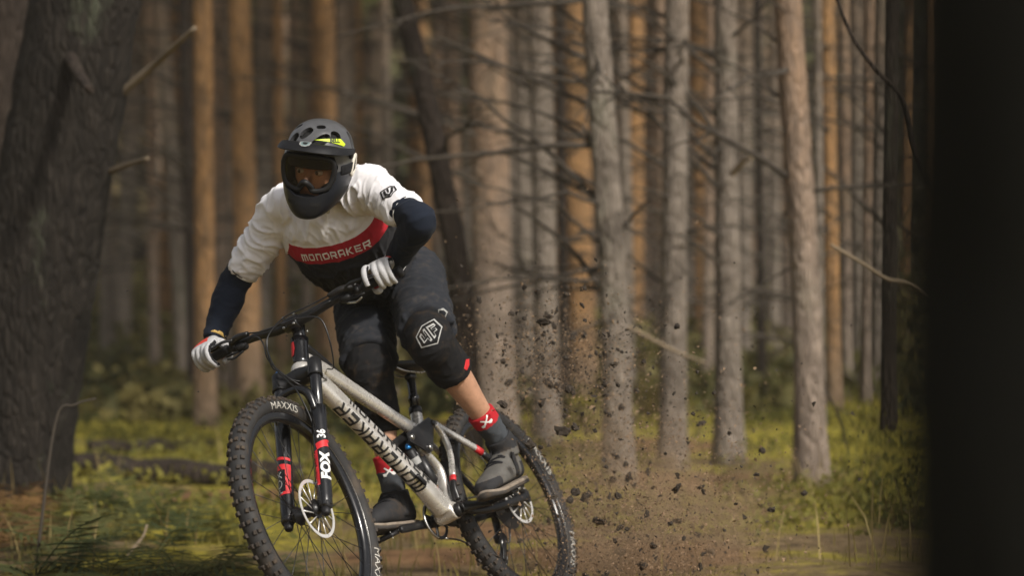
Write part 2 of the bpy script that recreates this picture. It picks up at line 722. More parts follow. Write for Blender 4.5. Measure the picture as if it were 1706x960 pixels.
MAT['bark_grey'] = bark_mat('grey_pine_bark', (.19, .155, .125), (.37, .315, .26), (.36, .25, .165), 2.2, 4.5)
MAT['bark_pink'] = bark_mat('pinkish_pine_bark', (.22, .17, .135), (.43, .345, .275), (.46, .30, .19), .9, 2.6, .15)
MAT['bark_orange'] = bark_mat('orange_pine_bark', (.19, .135, .09), (.36, .26, .18), (.62, .34, .14), .1, 1.3, .08)
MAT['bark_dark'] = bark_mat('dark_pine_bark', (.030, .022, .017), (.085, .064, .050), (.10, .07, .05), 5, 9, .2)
MAT['bark_old'] = bark_mat('shaded_old_pine_bark', (.011, .009, .007), (.048, .039, .031), (.06, .05, .04), 6, 9, .5)  # bark tones lowered to paint the shade this trunk stands in
MAT['bark_near'] = bark_mat('shade_darkened_bark', (.012, .012, .009), (.035, .034, .026), (.04, .035, .03), 6, 9, .15)  # near-black tones put the trunk's backlit shade into the bark colour
MAT['deadwood'] = simple('dead_twig_bark', (.048, .038, .028), .95, var=.45, scale=20)
MAT['deadwood_mid'] = simple('weathered_twig', (.15, .115, .075), .95, var=.4, scale=20)
MAT['deadwood_pale'] = simple('pale_dead_twig', (.26, .20, .13), .95, var=.35, scale=20)


def leaf_mat(name, a, b_, trans=.3, scale=1.2):
    m, nt, b = M_(name)
    c = mixc(nt, smoothstep(nt, noise_tex(nt, scale, 5, position(nt), .65), .35, .65), a, b_)
    nt.links.new(c, b.inputs['Base Color'])
    b.inputs['Roughness'].default_value = .7
    b.inputs['Specular IOR Level'].default_value = .25
    tr = N(nt, 'ShaderNodeBsdfTranslucent')
    nt.links.new(c, tr.inputs[0])
    mx = N(nt, 'ShaderNodeMixShader')
    mx.inputs[0].default_value = trans
    nt.links.new(b.outputs[0], mx.inputs[1])
    nt.links.new(tr.outputs[0], mx.inputs[2])
    nt.links.new(mx.outputs[0], nt.nodes['Material Output'].inputs[0])
    return m


MAT['needles'] = leaf_mat('pine_needles', (.050, .060, .020), (.14, .13, .042), .35, .5)
MAT['thicket'] = leaf_mat('distant_thicket', (.10, .105, .045), (.30, .24, .13), .35, .28)
MAT['grass'] = leaf_mat('forest_grass', (.10, .095, .022), (.30, .25, .055), .4, .9)
MAT['drygrass'] = leaf_mat('dry_grass', (.26, .19, .08), (.36, .28, .12), .35, 2)
MAT['berry'] = leaf_mat('berry_shrub_leaf', (.055, .065, .016), (.27, .24, .045), .4, .8)
MAT['brush'] = leaf_mat('olive_brush', (.050, .055, .018), (.20, .165, .055), .35, .45)
MAT['fern'] = leaf_mat('fern_leaf', (.045, .060, .020), (.11, .11, .035), .35, 2)
MAT['bracken'] = leaf_mat('brown_bracken', (.085, .048, .018), (.20, .11, .04), .3, 3)


def ground_mat():
    m, nt, b = M_('forest_floor')
    p = position(nt)
    tr = N(nt, 'ShaderNodeAttribute', attribute_name='trail').outputs['Fac']
    mo = N(nt, 'ShaderNodeAttribute', attribute_name='moss').outputs['Fac']
    fine = noise_tex(nt, 9, 8, p, .7)
    litter = ramp(nt, fine, [(.28, (.06, .042, .023)), (.5, (.18, .125, .065)), (.72, (.31, .225, .12))])
    soil = ramp(nt, noise_tex(nt, 6, 8, p, .65), [(.3, (.10, .056, .028)), (.55, (.24, .135, .065)), (.75, (.33, .20, .10))])
    moss = ramp(nt, noise_tex(nt, 7, 7, p, .7), [(.30, (.085, .082, .017)), (.50, (.29, .245, .036)), (.74, (.58, .47, .062))])
    mk = mathn(nt, 'ADD', mo, mathn(nt, 'MULTIPLY', mathn(nt, 'SUBTRACT', noise_tex(nt, 1.1, 7, p, .68), .5), 2.0))
    c = mixc(nt, smoothstep(nt, mk, .32, .62), litter, moss)
    tk = mathn(nt, 'ADD', tr, mathn(nt, 'MULTIPLY', mathn(nt, 'SUBTRACT', noise_tex(nt, 2.4, 6, p, .65), .5), .8))
    c = mixc(nt, smoothstep(nt, tk, .35, .65), c, soil)
    nt.links.new(c, b.inputs['Base Color'])
    b.inputs['Roughness'].default_value = 1
    b.inputs['Specular IOR Level'].default_value = .15
    bump(nt, b, noise_tex(nt, 14, 8, p, .7), 1.0, .05)
    return m


MAT['ground'] = ground_mat()

# ================================================================ SETTING
CF, CR = V(-.475, 7.021, .039), V(.134, 8.08, -.027)      # tyre contacts


def gz(x, y):
    """height of the forest floor"""
    x = np.asarray(x, float)
    y = np.asarray(y, float)
    far = np.clip((y - 9) / 12, 0, 1)
    z = .07 * np.sin(x * .55 + y * .31) * far + .05 * np.sin(x * 1.1 - y * .83 + 1.3) * far + .022 * np.sin(x * 3.1 + y * 2.3) * np.sin(y * 2.9 - x * 1.7)
    z = z + np.clip((y - 60) / 90, 0, 1) ** 1.3 * 8
    t = np.clip(((x - CF[0]) * (CR[0] - CF[0]) + (y - CF[1]) * (CR[1] - CF[1])) / ((CR[0] - CF[0]) ** 2 + (CR[1] - CF[1]) ** 2), -.3, 1.3)
    px, py = CF[0] + t * (CR[0] - CF[0]), CF[1] + t * (CR[1] - CF[1])
    w = np.exp(-((x - px) ** 2 + (y - py) ** 2) / .55 ** 2)
    zc = CF[2] + t * (CR[2] - CF[2])
    return z * (1 - w) + zc * w


TRAIL = [(-.9, 5, .6), (-.5, 7, .5), (.1, 8.2, .5), (.5, 9.4, .6), (-.35, 9.3, .45), (-.1, 10.3, .5), (.9, 11.5, .6), (-1.35, 11.9, .55), (1.1, 13.4, .9), (.8, 16, .8), (-.2, 19, .9), (-1.6, 22, 1.0)]
MOSS = [(.31, 16, .9), (-.6, 13.6, .8), (1.7, 20.5, 1.3), (1.95, 18.5, 1.0), (2.2, 16, 1.0), (-1.9, 15.5, 1.2), (-2.6, 18, 1.2), (.9, 21, 1.2), (3.6, 22, 1.5), (-.3, 17.5, .9), (-1.2, 10.2, .5), (2.9, 14.5, .8)]


def ground():
    s = np.linspace(-1, 1, 240)
    xs = np.sign(s) * (8 * np.abs(s) + 170 * np.abs(s) ** 5)
    t = np.linspace(0, 1, 300)
    ys = np.concatenate([np.linspace(-60, 4, 14)[:-1], 4 + 26 * t + 240 * t ** 6])
    X, Y = np.meshgrid(xs, ys)
    Z = gz(X, Y)
    v = np.stack([X, Y, Z], -1).reshape(-1, 3)
    nx = len(xs)
    f = [(j * nx + i, j * nx + i + 1, (j + 1) * nx + i + 1, (j + 1) * nx + i) for j in range(len(ys) - 1) for i in range(nx - 1)]
    x, y = v[:, 0], v[:, 1]
    tr = np.zeros(len(v))
    for a, b, r in TRAIL:
        tr = np.maximum(tr, np.exp(-((x - a) ** 2 + (y - b) ** 2) / (r * r)))
    mo = .50 + .0 * x
    mo[y < 10.5] = .40
    for a, b, r in MOSS:
        mo = mo + .30 * np.exp(-((x - a) ** 2 + (y - b) ** 2) / (r * r))
    o = obj('ground', (v, f), MAT['ground'], recalc=False, attrs=dict(trail=tr, moss=mo))
    tag(o, kind='structure')


ground()


# ---------------------------------------------------------------- trees
def trunk_mesh(P, R, seg=16, rough=.06, flare=.35, seed=0):
    """tapered trunk along points P (base first) with an uneven skin and flared foot"""
    r_ = np.random.default_rng(seed)
    Q = spline(P, 9)
    rr = spline(np.asarray(R, float)[:, None], 9)[:, 0]
    h = Q[:, 2] - Q[0, 2]
    T, A, B = frames(Q, V(1, 0, 0))
    ph = r_.uniform(0, 6.28, 6)
    secs = []
    t = np.linspace(0, 2 * np.pi, seg, endpoint=False)
    for i in range(len(Q)):
        k = 1 + rough * (np.sin(2 * t + ph[0] + h[i] * .7) * .6 + np.sin(3 * t + ph[1] - h[i] * 1.1) * .5 + np.sin(5 * t + ph[2] + h[i] * 2.3) * .35 + r_.normal(0, .35, seg))
        fl = flare * math.exp(-max(h[i], 0) / .22)
        k = k * (1 + fl * (1 + .5 * np.sin(4 * t + ph[3])))
        secs.append(Q[i][None] + (np.cos(t) * k * rr[i])[:, None] * A[i][None] + (np.sin(t) * k * rr[i])[:, None] * B[i][None])
    return loft(secs)


def branch_mesh(seed, L=1.0, twigs=7, up=.15, droop=.25):
    """unit dead branch pointing along +X with side twigs, all rooted in the stem"""
    r_ = np.random.default_rng(seed)
    n = 9
    x = np.linspace(0, L, n)
    k = r_.normal(0, .018, (n, 3)).cumsum(0)
    P = np.stack([x, k[:, 1], up * x - droop * x * x + k[:, 2]], -1)
    parts = [tube(P, np.linspace(.012, .003, n), 6)]
    for j in range(twigs):
        s = r_.uniform(.25, .95)
        p0 = interp(np.linspace(0, 1, n), P, s)
        side = r_.choice([-1, 1])
        d = nrm(V(.8, side * r_.uniform(.4, 1.0), r_.uniform(-.5, .35)))
        l = r_.uniform(.12, .38) * (1.1 - s)
        q = np.array([p0 - d * .004, p0 + d * l * .5 + V(0, 0, r_.normal(0, .02)), p0 + d * l + V(0, 0, -.03)])
        parts.append(tube(q, [.005, .0035, .0015], 5))
    return join(*parts)


BR = [mesh_data('branch', branch_mesh(100 + i, 1.0, 7, .25 * math.sin(i), .1 + .06 * (i % 4)), MAT['deadwood']) for i in range(10)]
BRP = [mesh_data('branch', branch_mesh(100 + i, 1.0, 5, .2 * math.sin(i), .1 + .06 * (i % 4)), MAT['deadwood_pale']) for i in range(4)]


def needle_cloud(n, rx, rz, size, seed, hollow=.3):
    """loose crown of needle tufts in a ragged spindle volume"""
    r_ = np.random.default_rng(seed)
    vs, fs = [], []
    nc = max(8, n // 30)
    cl = r_.normal(0, 1, (nc, 3))
    cl = cl / np.linalg.norm(cl, axis=1, keepdims=True) * (hollow + (1 - hollow) * r_.random((nc, 1)) ** .5)
    for i in range(n):
        c = cl[r_.integers(nc)] * V(rx, rx, rz) + r_.normal(0, .16, 3) * V(rx, rx, rz * .5)
        d = nrm(r_.normal(0, 1, 3) + V(0, 0, -.1))
        e = nrm(np.cross(d, r_.normal(0, 1, 3)))
        s = size * r_.uniform(.6, 1.4)
        k = len(vs)
        vs += [c - e * s * .5, c + d * s * .8, c + e * s * .5, c - d * s * .8]
        fs.append((k, k + 1, k + 2, k + 3))
    return np.array(vs), fs


CROWN = [mesh_data('crown', needle_cloud(90, 1.4, 3.0, .34, 300 + i), MAT['needles'], False, False) for i in range(4)]

tree_no = 0


def tree(P, R, kind, label, group=None, nb=8, crown=True, name='pine_tree', zr=(.9, 5.5), bl=(.5, 1.3), top=11.0, specials=(), seed=None, flare=.35):
    """pine: trunk, dead branches as parts, crown above"""
    global tree_no
    tree_no += 1
    sd_ = tree_no * 13 if seed is None else seed
    r_ = np.random.default_rng(sd_)
    P = np.asarray(P, float)
    base = P[0].copy()
    root = empty(name, base)
    tag(root, label, 'tree', group)
    dirn = nrm(P[-1] - P[-2])
    if P[-1][2] < top:
        ext = P[-1] + dirn * (top - P[-1][2]) * V(.5, .5, 1)
        ext[2] = top
        st_ = max(2, int(round(np.linalg.norm(ext - P[-1]) / np.linalg.norm(P[-1] - P[-2]))))
        P = np.vstack([P] + [P[-1:] + (ext - P[-1]) * k / st_ for k in range(1, st_ + 1)])
        R = list(R) + [R[-1] * (1 - .38 * k / st_) for k in range(1, st_ + 1)]
    obj('trunk', trunk_mesh(P, R, seed=sd_, flare=flare), MAT[kind], root)
    Q = spline(P, 9)
    rr = spline(np.asarray(R, float)[:, None], 9)[:, 0]
    for j in range(nb):
        z = r_.uniform(*zr)
        c = interp(Q[:, 2], Q, z)
        rad_ = np.interp(z, Q[:, 2], rr)
        a = r_.uniform(0, 2 * math.pi) if j % 2 else r_.normal(math.pi, .5)
        l = r_.uniform(*bl) * (1.5 if j % 4 == 0 else 1.0)
        M = np.eye(4)
        Rz = np.array([[math.cos(a), -math.sin(a), 0], [math.sin(a), math.cos(a), 0], [0, 0, 1]])
        tilt = r_.uniform(-.35, .5) if j % 2 else r_.uniform(.1, .65)
        Ry = np.array([[math.cos(tilt), 0, -math.sin(tilt)], [0, 1, 0], [math.sin(tilt), 0, math.cos(tilt)]])
        M[:3, :3] = Rz @ Ry * l
        M[:3, 3] = c + Rz @ V(rad_ * .8, 0, 0) - base
        inst('branch', BR[r_.integers(len(BR))], M, root)
    for pts, r0, r1, m in specials:
        obj('branch', stube(pts, np.linspace(r0, r1, len(pts)), 8, 6), MAT[m], root)
    if crown:
        M = np.eye(4)
        a = r_.uniform(0, 6.28)
        s = r_.uniform(.8, 1.2)
        M[:3, :3] = np.array([[math.cos(a), -math.sin(a), 0], [math.sin(a), math.cos(a), 0], [0, 0, 1]]) * s
        M[:3, 3] = P[-1] - base + V(0, 0, -1.0)
        inst('crown', CROWN[tree_no % 4], M, root)
    return root


def px_tree(u0, u1, vb, w, kind, label, y=None, **k):
    """tree whose trunk passes photo columns u0 (top edge) and u1 (eye level)"""
    if y is None:
        y = FPX * CAMZ / (vb - 480)
    xb = at(u1 + (u1 - u0) * .35, 480, y)[0]
    base = V(xb, y, float(gz(xb, y)) - .06)
    w = w * y / FPX / 2
    P = [base, at(u1, 480, y), at((u0 + u1) / 2, 240, y), at(u0, 0, y)]
    k['nb'] = int(k.get('nb', 8) * 2.4)
    k.setdefault('bl', (.35, 1.1))
    k.setdefault('zr', (.7, CAMZ + 520 / FPX * y))
    return tree(P, [w * 1.12, w * 1.02, w, w * .93], kind, label, **k)


def bp(y, *uv, dy=0):
    """polyline through photo points at distance y (drifting dy towards the tip)"""
    return [at(u, v, y + dy * i / max(1, len(uv) - 1)) for i, (u, v) in enumerate(uv)]


# the big old pine at the left, and its darker neighbour behind
yb = 11.2
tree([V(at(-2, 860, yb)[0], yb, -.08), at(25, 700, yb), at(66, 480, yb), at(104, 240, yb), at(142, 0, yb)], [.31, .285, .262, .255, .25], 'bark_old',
     'thick old pine trunk with knotted shade-darkened bark and pale broken branch stubs', nb=3, zr=(2.2, 5.5), flare=.15,
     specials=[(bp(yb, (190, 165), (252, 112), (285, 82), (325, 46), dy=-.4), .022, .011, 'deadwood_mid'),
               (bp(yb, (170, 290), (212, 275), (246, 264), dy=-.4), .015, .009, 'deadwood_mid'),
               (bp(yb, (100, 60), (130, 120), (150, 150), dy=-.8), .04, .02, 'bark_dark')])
tree([V(at(-40, 800, 13)[0], 13, -.08), at(-20, 480, 13), at(-5, 240, 13), at(5, 0, 13)], [.2, .18, .17, .16], 'bark_dark',
     'dark pine trunk half hidden behind the thick old pine', nb=2)

# the dark trunk close to the photographer
yn = .7
xn = .2185
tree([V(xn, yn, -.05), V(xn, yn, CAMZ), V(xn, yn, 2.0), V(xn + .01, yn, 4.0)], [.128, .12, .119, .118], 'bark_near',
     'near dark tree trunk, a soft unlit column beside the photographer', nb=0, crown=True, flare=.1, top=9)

specs = {
    'mid': [(1012, 185), (985, 175), (880, 128), (790, 88), (728, 58)],
}
px_tree(268, 300, 665, 27, 'bark_grey', 'slim pale grey pine just right of the thick old pine, leaning left', nb=6)
px_tree(228, 205, 625, 30, 'bark_grey', 'crooked grey pine with dark forked foot behind the old pine', nb=5, y=28)
px_tree(338, 342, 705, 34, 'bark_orange', 'orange barked pine left of the rider with grey lower trunk', nb=7)
px_tree(398, 412, 690, 40, 'bark_orange', "broad dull orange pine behind the rider's right shoulder", nb=7, y=22)
px_tree(440, 436, 640, 32, 'bark_grey', 'grey pine between the dull orange pine and the helmet', nb=6, y=27)
px_tree(538, 546, 640, 40, 'bark_orange', 'broad orange pine standing behind the helmet', nb=6, y=24)
px_tree(590, 594, 640, 27, 'bark_orange', "narrow salmon orange pine behind the rider's left shoulder", nb=5, y=29)
px_tree(492, 486, 620, 22, 'bark_pink', 'thin pinkish pine behind the left of the helmet', nb=5, y=33)
px_tree(690, 692, 640, 25, 'bark_orange', 'thin salmon pine seen behind the dark leaning trunk', nb=4, y=30)
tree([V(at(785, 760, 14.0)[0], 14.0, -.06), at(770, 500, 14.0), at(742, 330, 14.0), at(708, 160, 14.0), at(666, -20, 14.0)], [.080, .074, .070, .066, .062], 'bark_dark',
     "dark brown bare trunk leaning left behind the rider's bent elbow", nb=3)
px_tree(750, 757, 660, 29, 'bark_pink', 'pale pink grey pine right of the dark leaning trunk', nb=6, y=25)
px_tree(812, 820, 700, 64, 'bark_pink', 'wide greyish pink pine behind the flying dirt, thickest of the far row', nb=9, y=18.5,
        specials=[(bp(18.3, (790, 225), (700, 190), (560, 150), (400, 128), dy=-.6), .022, .007, 'deadwood'),
                  (bp(18.3, (795, 305), (700, 262), (600, 215), (520, 190), dy=-.6), .022, .006, 'deadwood'),
                  (bp(18.3, (790, 165), (700, 150), (640, 146), dy=.5), .014, .006, 'deadwood')])
px_tree(868, 878, 690, 33, 'bark_grey', 'grey pine beside the widest pink pine', nb=7, y=21)
px_tree(892, 890, 640, 23, 'bark_orange', 'thin orange pine between two grey ones', nb=4, y=30)
px_tree(899, 908, 735, 40, 'bark_grey', 'grey mossy footed pine above the rear wheel', nb=8)
px_tree(955, 968, 660, 44, 'bark_orange', 'orange tinged pine behind the branchy slim pine', nb=8, y=22)
px_tree(990, 1022, 800, 45, 'bark_grey', 'slim grey pine with many long dead branches reaching left', nb=10,
        specials=[(bp(13.4, *specs['mid'], dy=-.5), .021, .006, 'deadwood'),
                  (bp(13.4, (1000, 108), (920, 70), (850, 32), (795, -10), dy=-.4), .018, .006, 'deadwood'),
                  (bp(13.4, (1005, 318), (950, 285), (915, 270), dy=.3), .016, .006, 'deadwood'),
                  (bp(13.4, (1010, 500), (965, 430), (905, 375), (858, 342), dy=-.5), .020, .007, 'deadwood'),
                  (bp(13.4, (1020, 530), (1075, 560), (1130, 588), (1175, 605), dy=-.5), .016, .007, 'deadwood_pale'),
                  (bp(13.4, (1000, 270), (975, 215), (945, 200), dy=-.2), .014, .008, 'deadwood'),
                  (bp(13.4, (1000, 60), (940, 20), (890, -20), dy=-.3), .014, .006, 'deadwood'),
                  (bp(13.4, (1006, 250), (930, 200), (850, 172), (770, 160), dy=-.4), .015, .005, 'deadwood'),
                  (bp(13.4, (1008, 345), (940, 300), (860, 262), (800, 250), dy=-.4), .013, .005, 'deadwood'),
                  (bp(13.4, (1015, 420), (1050, 365), (1085, 330), dy=-.3), .013, .006, 'deadwood')])
px_tree(1060, 1056, 650, 30, 'bark_orange', 'bright orange pine, straight and smooth, in the open stand', nb=3, y=24)
px_tree(1088, 1083, 650, 30, 'bark_pink', 'pinkish pine right of the bright orange one', nb=6, y=26)
px_tree(1128, 1122, 770, 44, 'bark_grey', 'plain grey pine with dark foot behind the flying clods', nb=8)
px_tree(1158, 1170, 660, 26, 'bark_orange', 'orange brown pine half hidden behind a grey trunk', nb=5, y=25)
px_tree(1208, 1212, 765, 42, 'bark_grey', 'grey pine with crooked dead branches sweeping up to its left', nb=8,
        specials=[(bp(14.5, (1195, 225), (1150, 165), (1090, 110), (1025, 78), dy=-.4), .018, .006, 'deadwood'),
                  (bp(14.5, (1195, 312), (1130, 240), (1075, 180), (1030, 145), dy=-.4), .018, .006, 'deadwood'),
                  (bp(14.5, (1195, 120), (1120, 60), (1065, 0), dy=-.4), .016, .006, 'deadwood'),
                  (bp(14.5, (1200, 395), (1140, 345), (1085, 318), (1050, 312), dy=-.4), .014, .005, 'deadwood'),
                  (bp(14.5, (1200, 440), (1150, 400), (1110, 385), dy=-.4), .013, .006, 'deadwood'),
                  (bp(14.5, (1220, 60), (1260, 25), (1290, -15), dy=-.3), .013, .006, 'deadwood'),
                  (bp(14.5, (1220, 290), (1238, 270), (1252, 262), dy=-.3), .018, .012, 'deadwood_pale')])
px_tree(1242, 1240, 660, 21, 'bark_grey', 'thin dark grey pine tucked behind the crooked branched one', nb=6, y=24)
px_tree(1312, 1342, 800, 50, 'bark_pink', 'stout pale pine with knots, leaning left at its top', nb=7)
px_tree(1378, 1388, 740, 24, 'bark_orange', 'slim orange barked pine right of the stout pale pine', nb=6, y=19)
px_tree(1428, 1432, 660, 23, 'bark_grey', 'grey pine in the dim right part of the stand', nb=6, y=24)
px_tree(1452, 1447, 700, 18, 'bark_pink', 'thin pale pine near the near dark trunk', nb=6, y=20)
px_tree(1490, 1486, 720, 24, 'bark_dark', 'dark thin pine at the edge of the near dark trunk', nb=8, y=17)
px_tree(1640, 1632, 880, 60, 'bark_dark', 'shaded pine almost hidden behind the near dark trunk, its bare limb hanging out', nb=3, y=10.4, bl=(.2, .35),
        specials=[(bp(10.4, (1620, 420), (1570, 340), (1528, 255), (1505, 165), (1460, 115), (1420, 60), (1390, -15), dy=-.3), .016, .007, 'bark_dark'),
                  (bp(10.4, (1620, 560), (1530, 480), (1480, 465), (1440, 440), (1385, 408), dy=-.3), .012, .006, 'deadwood_pale')])
px_tree(170, 178, 650, 24, 'bark_grey', "grey pine showing beside the old pine's edge", nb=5, y=27)

# slim trunks between the named ones, each set off by its neighbours
for u0, u1, y, w, kind, lab in [(248, 256, 24, 18, 'bark_pink', 'thin pinkish stem right beside the thick old pine'), (462, 468, 24, 19, 'bark_orange', 'thin orange stem left of the helmet'),
                                (516, 512, 28, 18, 'bark_pink', 'thin pale stem right above the helmet'), (566, 570, 25, 18, 'bark_grey', 'thin grey stem between the two orange pines behind the shoulder'), (305, 318, 20, 17, 'bark_dark', 'thin dark stem left of the orange barked pine'), (372, 376, 25, 20, 'bark_grey', 'thin grey stem between two orange pines left of the rider'),
                                (640, 648, 23, 20, 'bark_grey', 'thin grey pine left of the dark leaning trunk'), (728, 724, 27, 18, 'bark_pink', 'thin pale stem crossing behind the dark leaning trunk'),
                                (790, 775, 21, 15, 'bark_grey', 'very thin grey stem against the widest pink pine'), (846, 852, 24, 20, 'bark_grey', 'thin grey stem touching the right side of the widest pink pine'),
                                (932, 938, 20, 18, 'bark_dark', 'thin dark stem before the orange tinged pine'), (1036, 1046, 19, 20, 'bark_grey', 'thin grey stem left of the bright orange pine'),
                                (1100, 1108, 18, 17, 'bark_pink', 'very thin pinkish stem left of the plain grey pine'), (1186, 1180, 22, 20, 'bark_pink', 'thin pale stem left of the crooked branched pine'),
                                (1262, 1268, 21, 16, 'bark_dark', 'thin dark stem in the gap left of the stout pale pine'), (1292, 1290, 26, 20, 'bark_grey', 'thin grey stem hugging the left of the stout pale pine'),
                                (1362, 1366, 17, 15, 'bark_grey', 'very thin grey stem right of the stout pale pine'), (1408, 1412, 22, 19, 'bark_pink', 'thin pinkish stem right of the slim orange barked pine'),
                                (1470, 1466, 22, 18, 'bark_grey', 'thin grey stem deep in the dim right part')]:
    px_tree(u0, u1, 700, w, kind, lab, y=y, nb=6)

# more trunks filling the stand: told apart only by place
r_ = np.random.default_rng(41)
cnt = 0
taken = []
for i in range(900):
    y = r_.uniform(24, 78)
    u = r_.uniform(120, 1560)
    if any(abs(u - a) < 13 and abs(y - b) < 9 for a, b in taken):
        continue
    taken.append((u, y))
    cnt += 1
    kind = r_.choice(['bark_grey', 'bark_pink', 'bark_orange', 'bark_dark'], p=[.40, .33, .20, .07])
    du = r_.normal(0, 9)
    wd = r_.uniform(.13, .26)
    lab = '%s %s pine %s in the far thicket of trunks' % ('slender' if wd < .185 else 'sturdier', {'bark_grey': 'grey', 'bark_pink': 'pinkish', 'bark_orange': 'orange barked', 'bark_dark': 'dark'}[kind],
                                                       'leaning left' if du > 8 else ('leaning right' if du < -8 else 'standing straight'))
    xb = at(u, 480, y)[0]
    ztop = CAMZ + 480 / FPX * y
    base = V(xb, y, float(gz(xb, y)) - .08)
    tree([base, at(u - du * .3, 480, y), at(u - du, 0, y)], [wd / 2 * 1.1, wd / 2, wd / 2 * .9], kind, lab, 'trunks of the far thicket',
         nb=int(r_.integers(4, 8)), zr=(.8, max(3, ztop)), bl=(.7, 1.8), top=max(10.5, ztop + 1), crown=True)
    if cnt >= 105:
        break


# ---------------------------------------------------------------- far wood and undergrowth (uncountable)
def card_cloud(C, size, seed, flat=.0):
    r_ = np.random.default_rng(seed)
    n = len(C)
    d = r_.normal(0, 1, (n, 3))
    d[:, 2] = d[:, 2] * (1 - flat) + flat * .3
    d /= np.linalg.norm(d, axis=1, keepdims=True)
    e = np.cross(d, r_.normal(0, 1, (n, 3)))
    e /= np.linalg.norm(e, axis=1, keepdims=True)
    s = (np.broadcast_to(size, (n,)) * r_.uniform(.5, 1.4, n))[:, None]
    v = np.stack([C - e * s * .45, C + d * s * .9, C + e * s * .45, C - d * s * .9], 1).reshape(-1, 3)
    f = np.arange(4 * n).reshape(n, 4)
    return v, f.tolist()


def far_wood():
    r_ = np.random.default_rng(5)
    cs = []
    for i in range(620):                       # clumps of far branches and young conifers
        y = r_.uniform(50, 105)
        x = r_.uniform(-.26, .24) * y
        top = 3 + .125 * y
        z = r_.uniform(.2, 1.05) * top
        n = 70
        k = r_.normal(0, 1, (n, 3)) * V(1.1, 1.1, .8)
        cs.append(k + V(x, y, z + float(gz(x, y)) * .5))
    C = np.concatenate(cs)
    o = obj('distant_wood', card_cloud(C, .55, 6), MAT['thicket'], smooth=False, recalc=False)
    tag(o, 'dim mass of far olive conifers closing the gaps between trunks', 'woodland', kind='stuff')


far_wood()


def backdrop_hill():
    xs = np.linspace(-160, 160, 60)
    ys = np.linspace(108, 190, 14)
    X, Y = np.meshgrid(xs, ys)
    Z = 4 + (Y - 108) * .06 + 1.6 * np.sin(X * .09) + 1.2 * np.sin(X * .23 + Y * .1)
    v = np.stack([X, Y, Z], -1).reshape(-1, 3)
    nx = len(xs)
    f = [(j * nx + i, j * nx + i + 1, (j + 1) * nx + i + 1, (j + 1) * nx + i) for j in range(len(ys) - 1) for i in range(nx - 1)]
    o = obj('hill', (v, f), MAT['thicket'], recalc=False)
    tag(o, kind='structure')


backdrop_hill()


def undergrowth():
    r_ = np.random.default_rng(9)
    cs = []
    for i in range(520):
        y = 10.5 + 32 * r_.random() ** 1.4
        x = r_.uniform(-.235, .2) * y
        if any((x - a) ** 2 + (y - b) ** 2 < (r * .9) ** 2 for a, b, r in TRAIL):
            continue
        n = int(r_.integers(50, 110))
        k = r_.normal(0, 1, (n, 3)) * V(.26, .26, .035) * r_.uniform(.6, 1.5)
        k[:, 2] = np.abs(k[:, 2]) + .02
        cs.append(k + V(x, y, float(gz(x, y))))
    C = np.concatenate(cs)
    o = obj('berry_undergrowth', card_cloud(C, .026, 10, .3), MAT['berry'], smooth=False, recalc=False)
    tag(o, 'low yellow green berry shrubs and moss carpeting the forest floor', 'undergrowth', kind='stuff')
    # taller green brush far back
    cs = []
    for i in range(420):
        y = 17 + 36 * r_.random() ** .8
        x = r_.uniform(-.22, .2) * y
        n = 60
        sc_ = min(1.0, (y - 12) / 22)
        k = r_.normal(0, 1, (n, 3)) * V(.5, .5, .32) * sc_
        k[:, 2] = np.abs(k[:, 2])
        cs.append(k + V(x, y, float(gz(x, y)) + r_.uniform(.0, 1.0) * sc_ ** 2))
    C = np.concatenate(cs)
    o = obj('brush', card_cloud(C, .10, 11, .2), MAT['brush'], smooth=False, recalc=False)
    tag(o, 'green brush of young saplings filling the far forest floor', 'brush', kind='stuff')


undergrowth()


def blades(pts, hmin, hmax, seed, wid=.004):
    r_ = np.random.default_rng(seed)
    vs, fs = [], []
    for p in pts:
        h = r_.uniform(hmin, hmax)
        a = r_.uniform(0, 6.28)
        lean = r_.uniform(.1, .7) * h
        d = V(math.cos(a), math.sin(a), 0)
        s = V(-d[1], d[0], 0) * wid
        k = len(vs)
        m1 = p + V(0, 0, h * .55) + d * lean * .35
        vs += [p - s, p + s, m1 + s * .8, m1 - s * .8, p + V(0, 0, h) + d * lean]
        fs += [(k, k + 1, k + 2, k + 3), (k + 3, k + 2, k + 4)]
    return np.array(vs), fs


def grass():
    r_ = np.random.default_rng(12)
    pts, dry = [], []
    for i in range(120):
        y = r_.uniform(8.6, 15)
        x = r_.uniform(-.24, .2) * y
        if any((x - a) ** 2 + (y - b) ** 2 < (r * .8) ** 2 for a, b, r in TRAIL):
            continue
        for j in range(int(r_.integers(15, 50))):
            q = V(x + r_.normal(0, .14), y + r_.normal(0, .14), 0)
            q[2] = float(gz(q[0], q[1])) - .01
            (dry if r_.random() < .12 else pts).append(q)
    o = obj('grass', blades(pts, .03, .11, 13, .0025), MAT['grass'], smooth=False, recalc=False)
    tag(o, 'olive green grass tufts along the trail edges', 'grass', kind='stuff')
    o = obj('dry_grass', blades(dry, .10, .30, 14), MAT['drygrass'], smooth=False, recalc=False)
    tag(o, 'scattered straw coloured dry grass stems beside the trail', 'grass', kind='stuff')


grass()


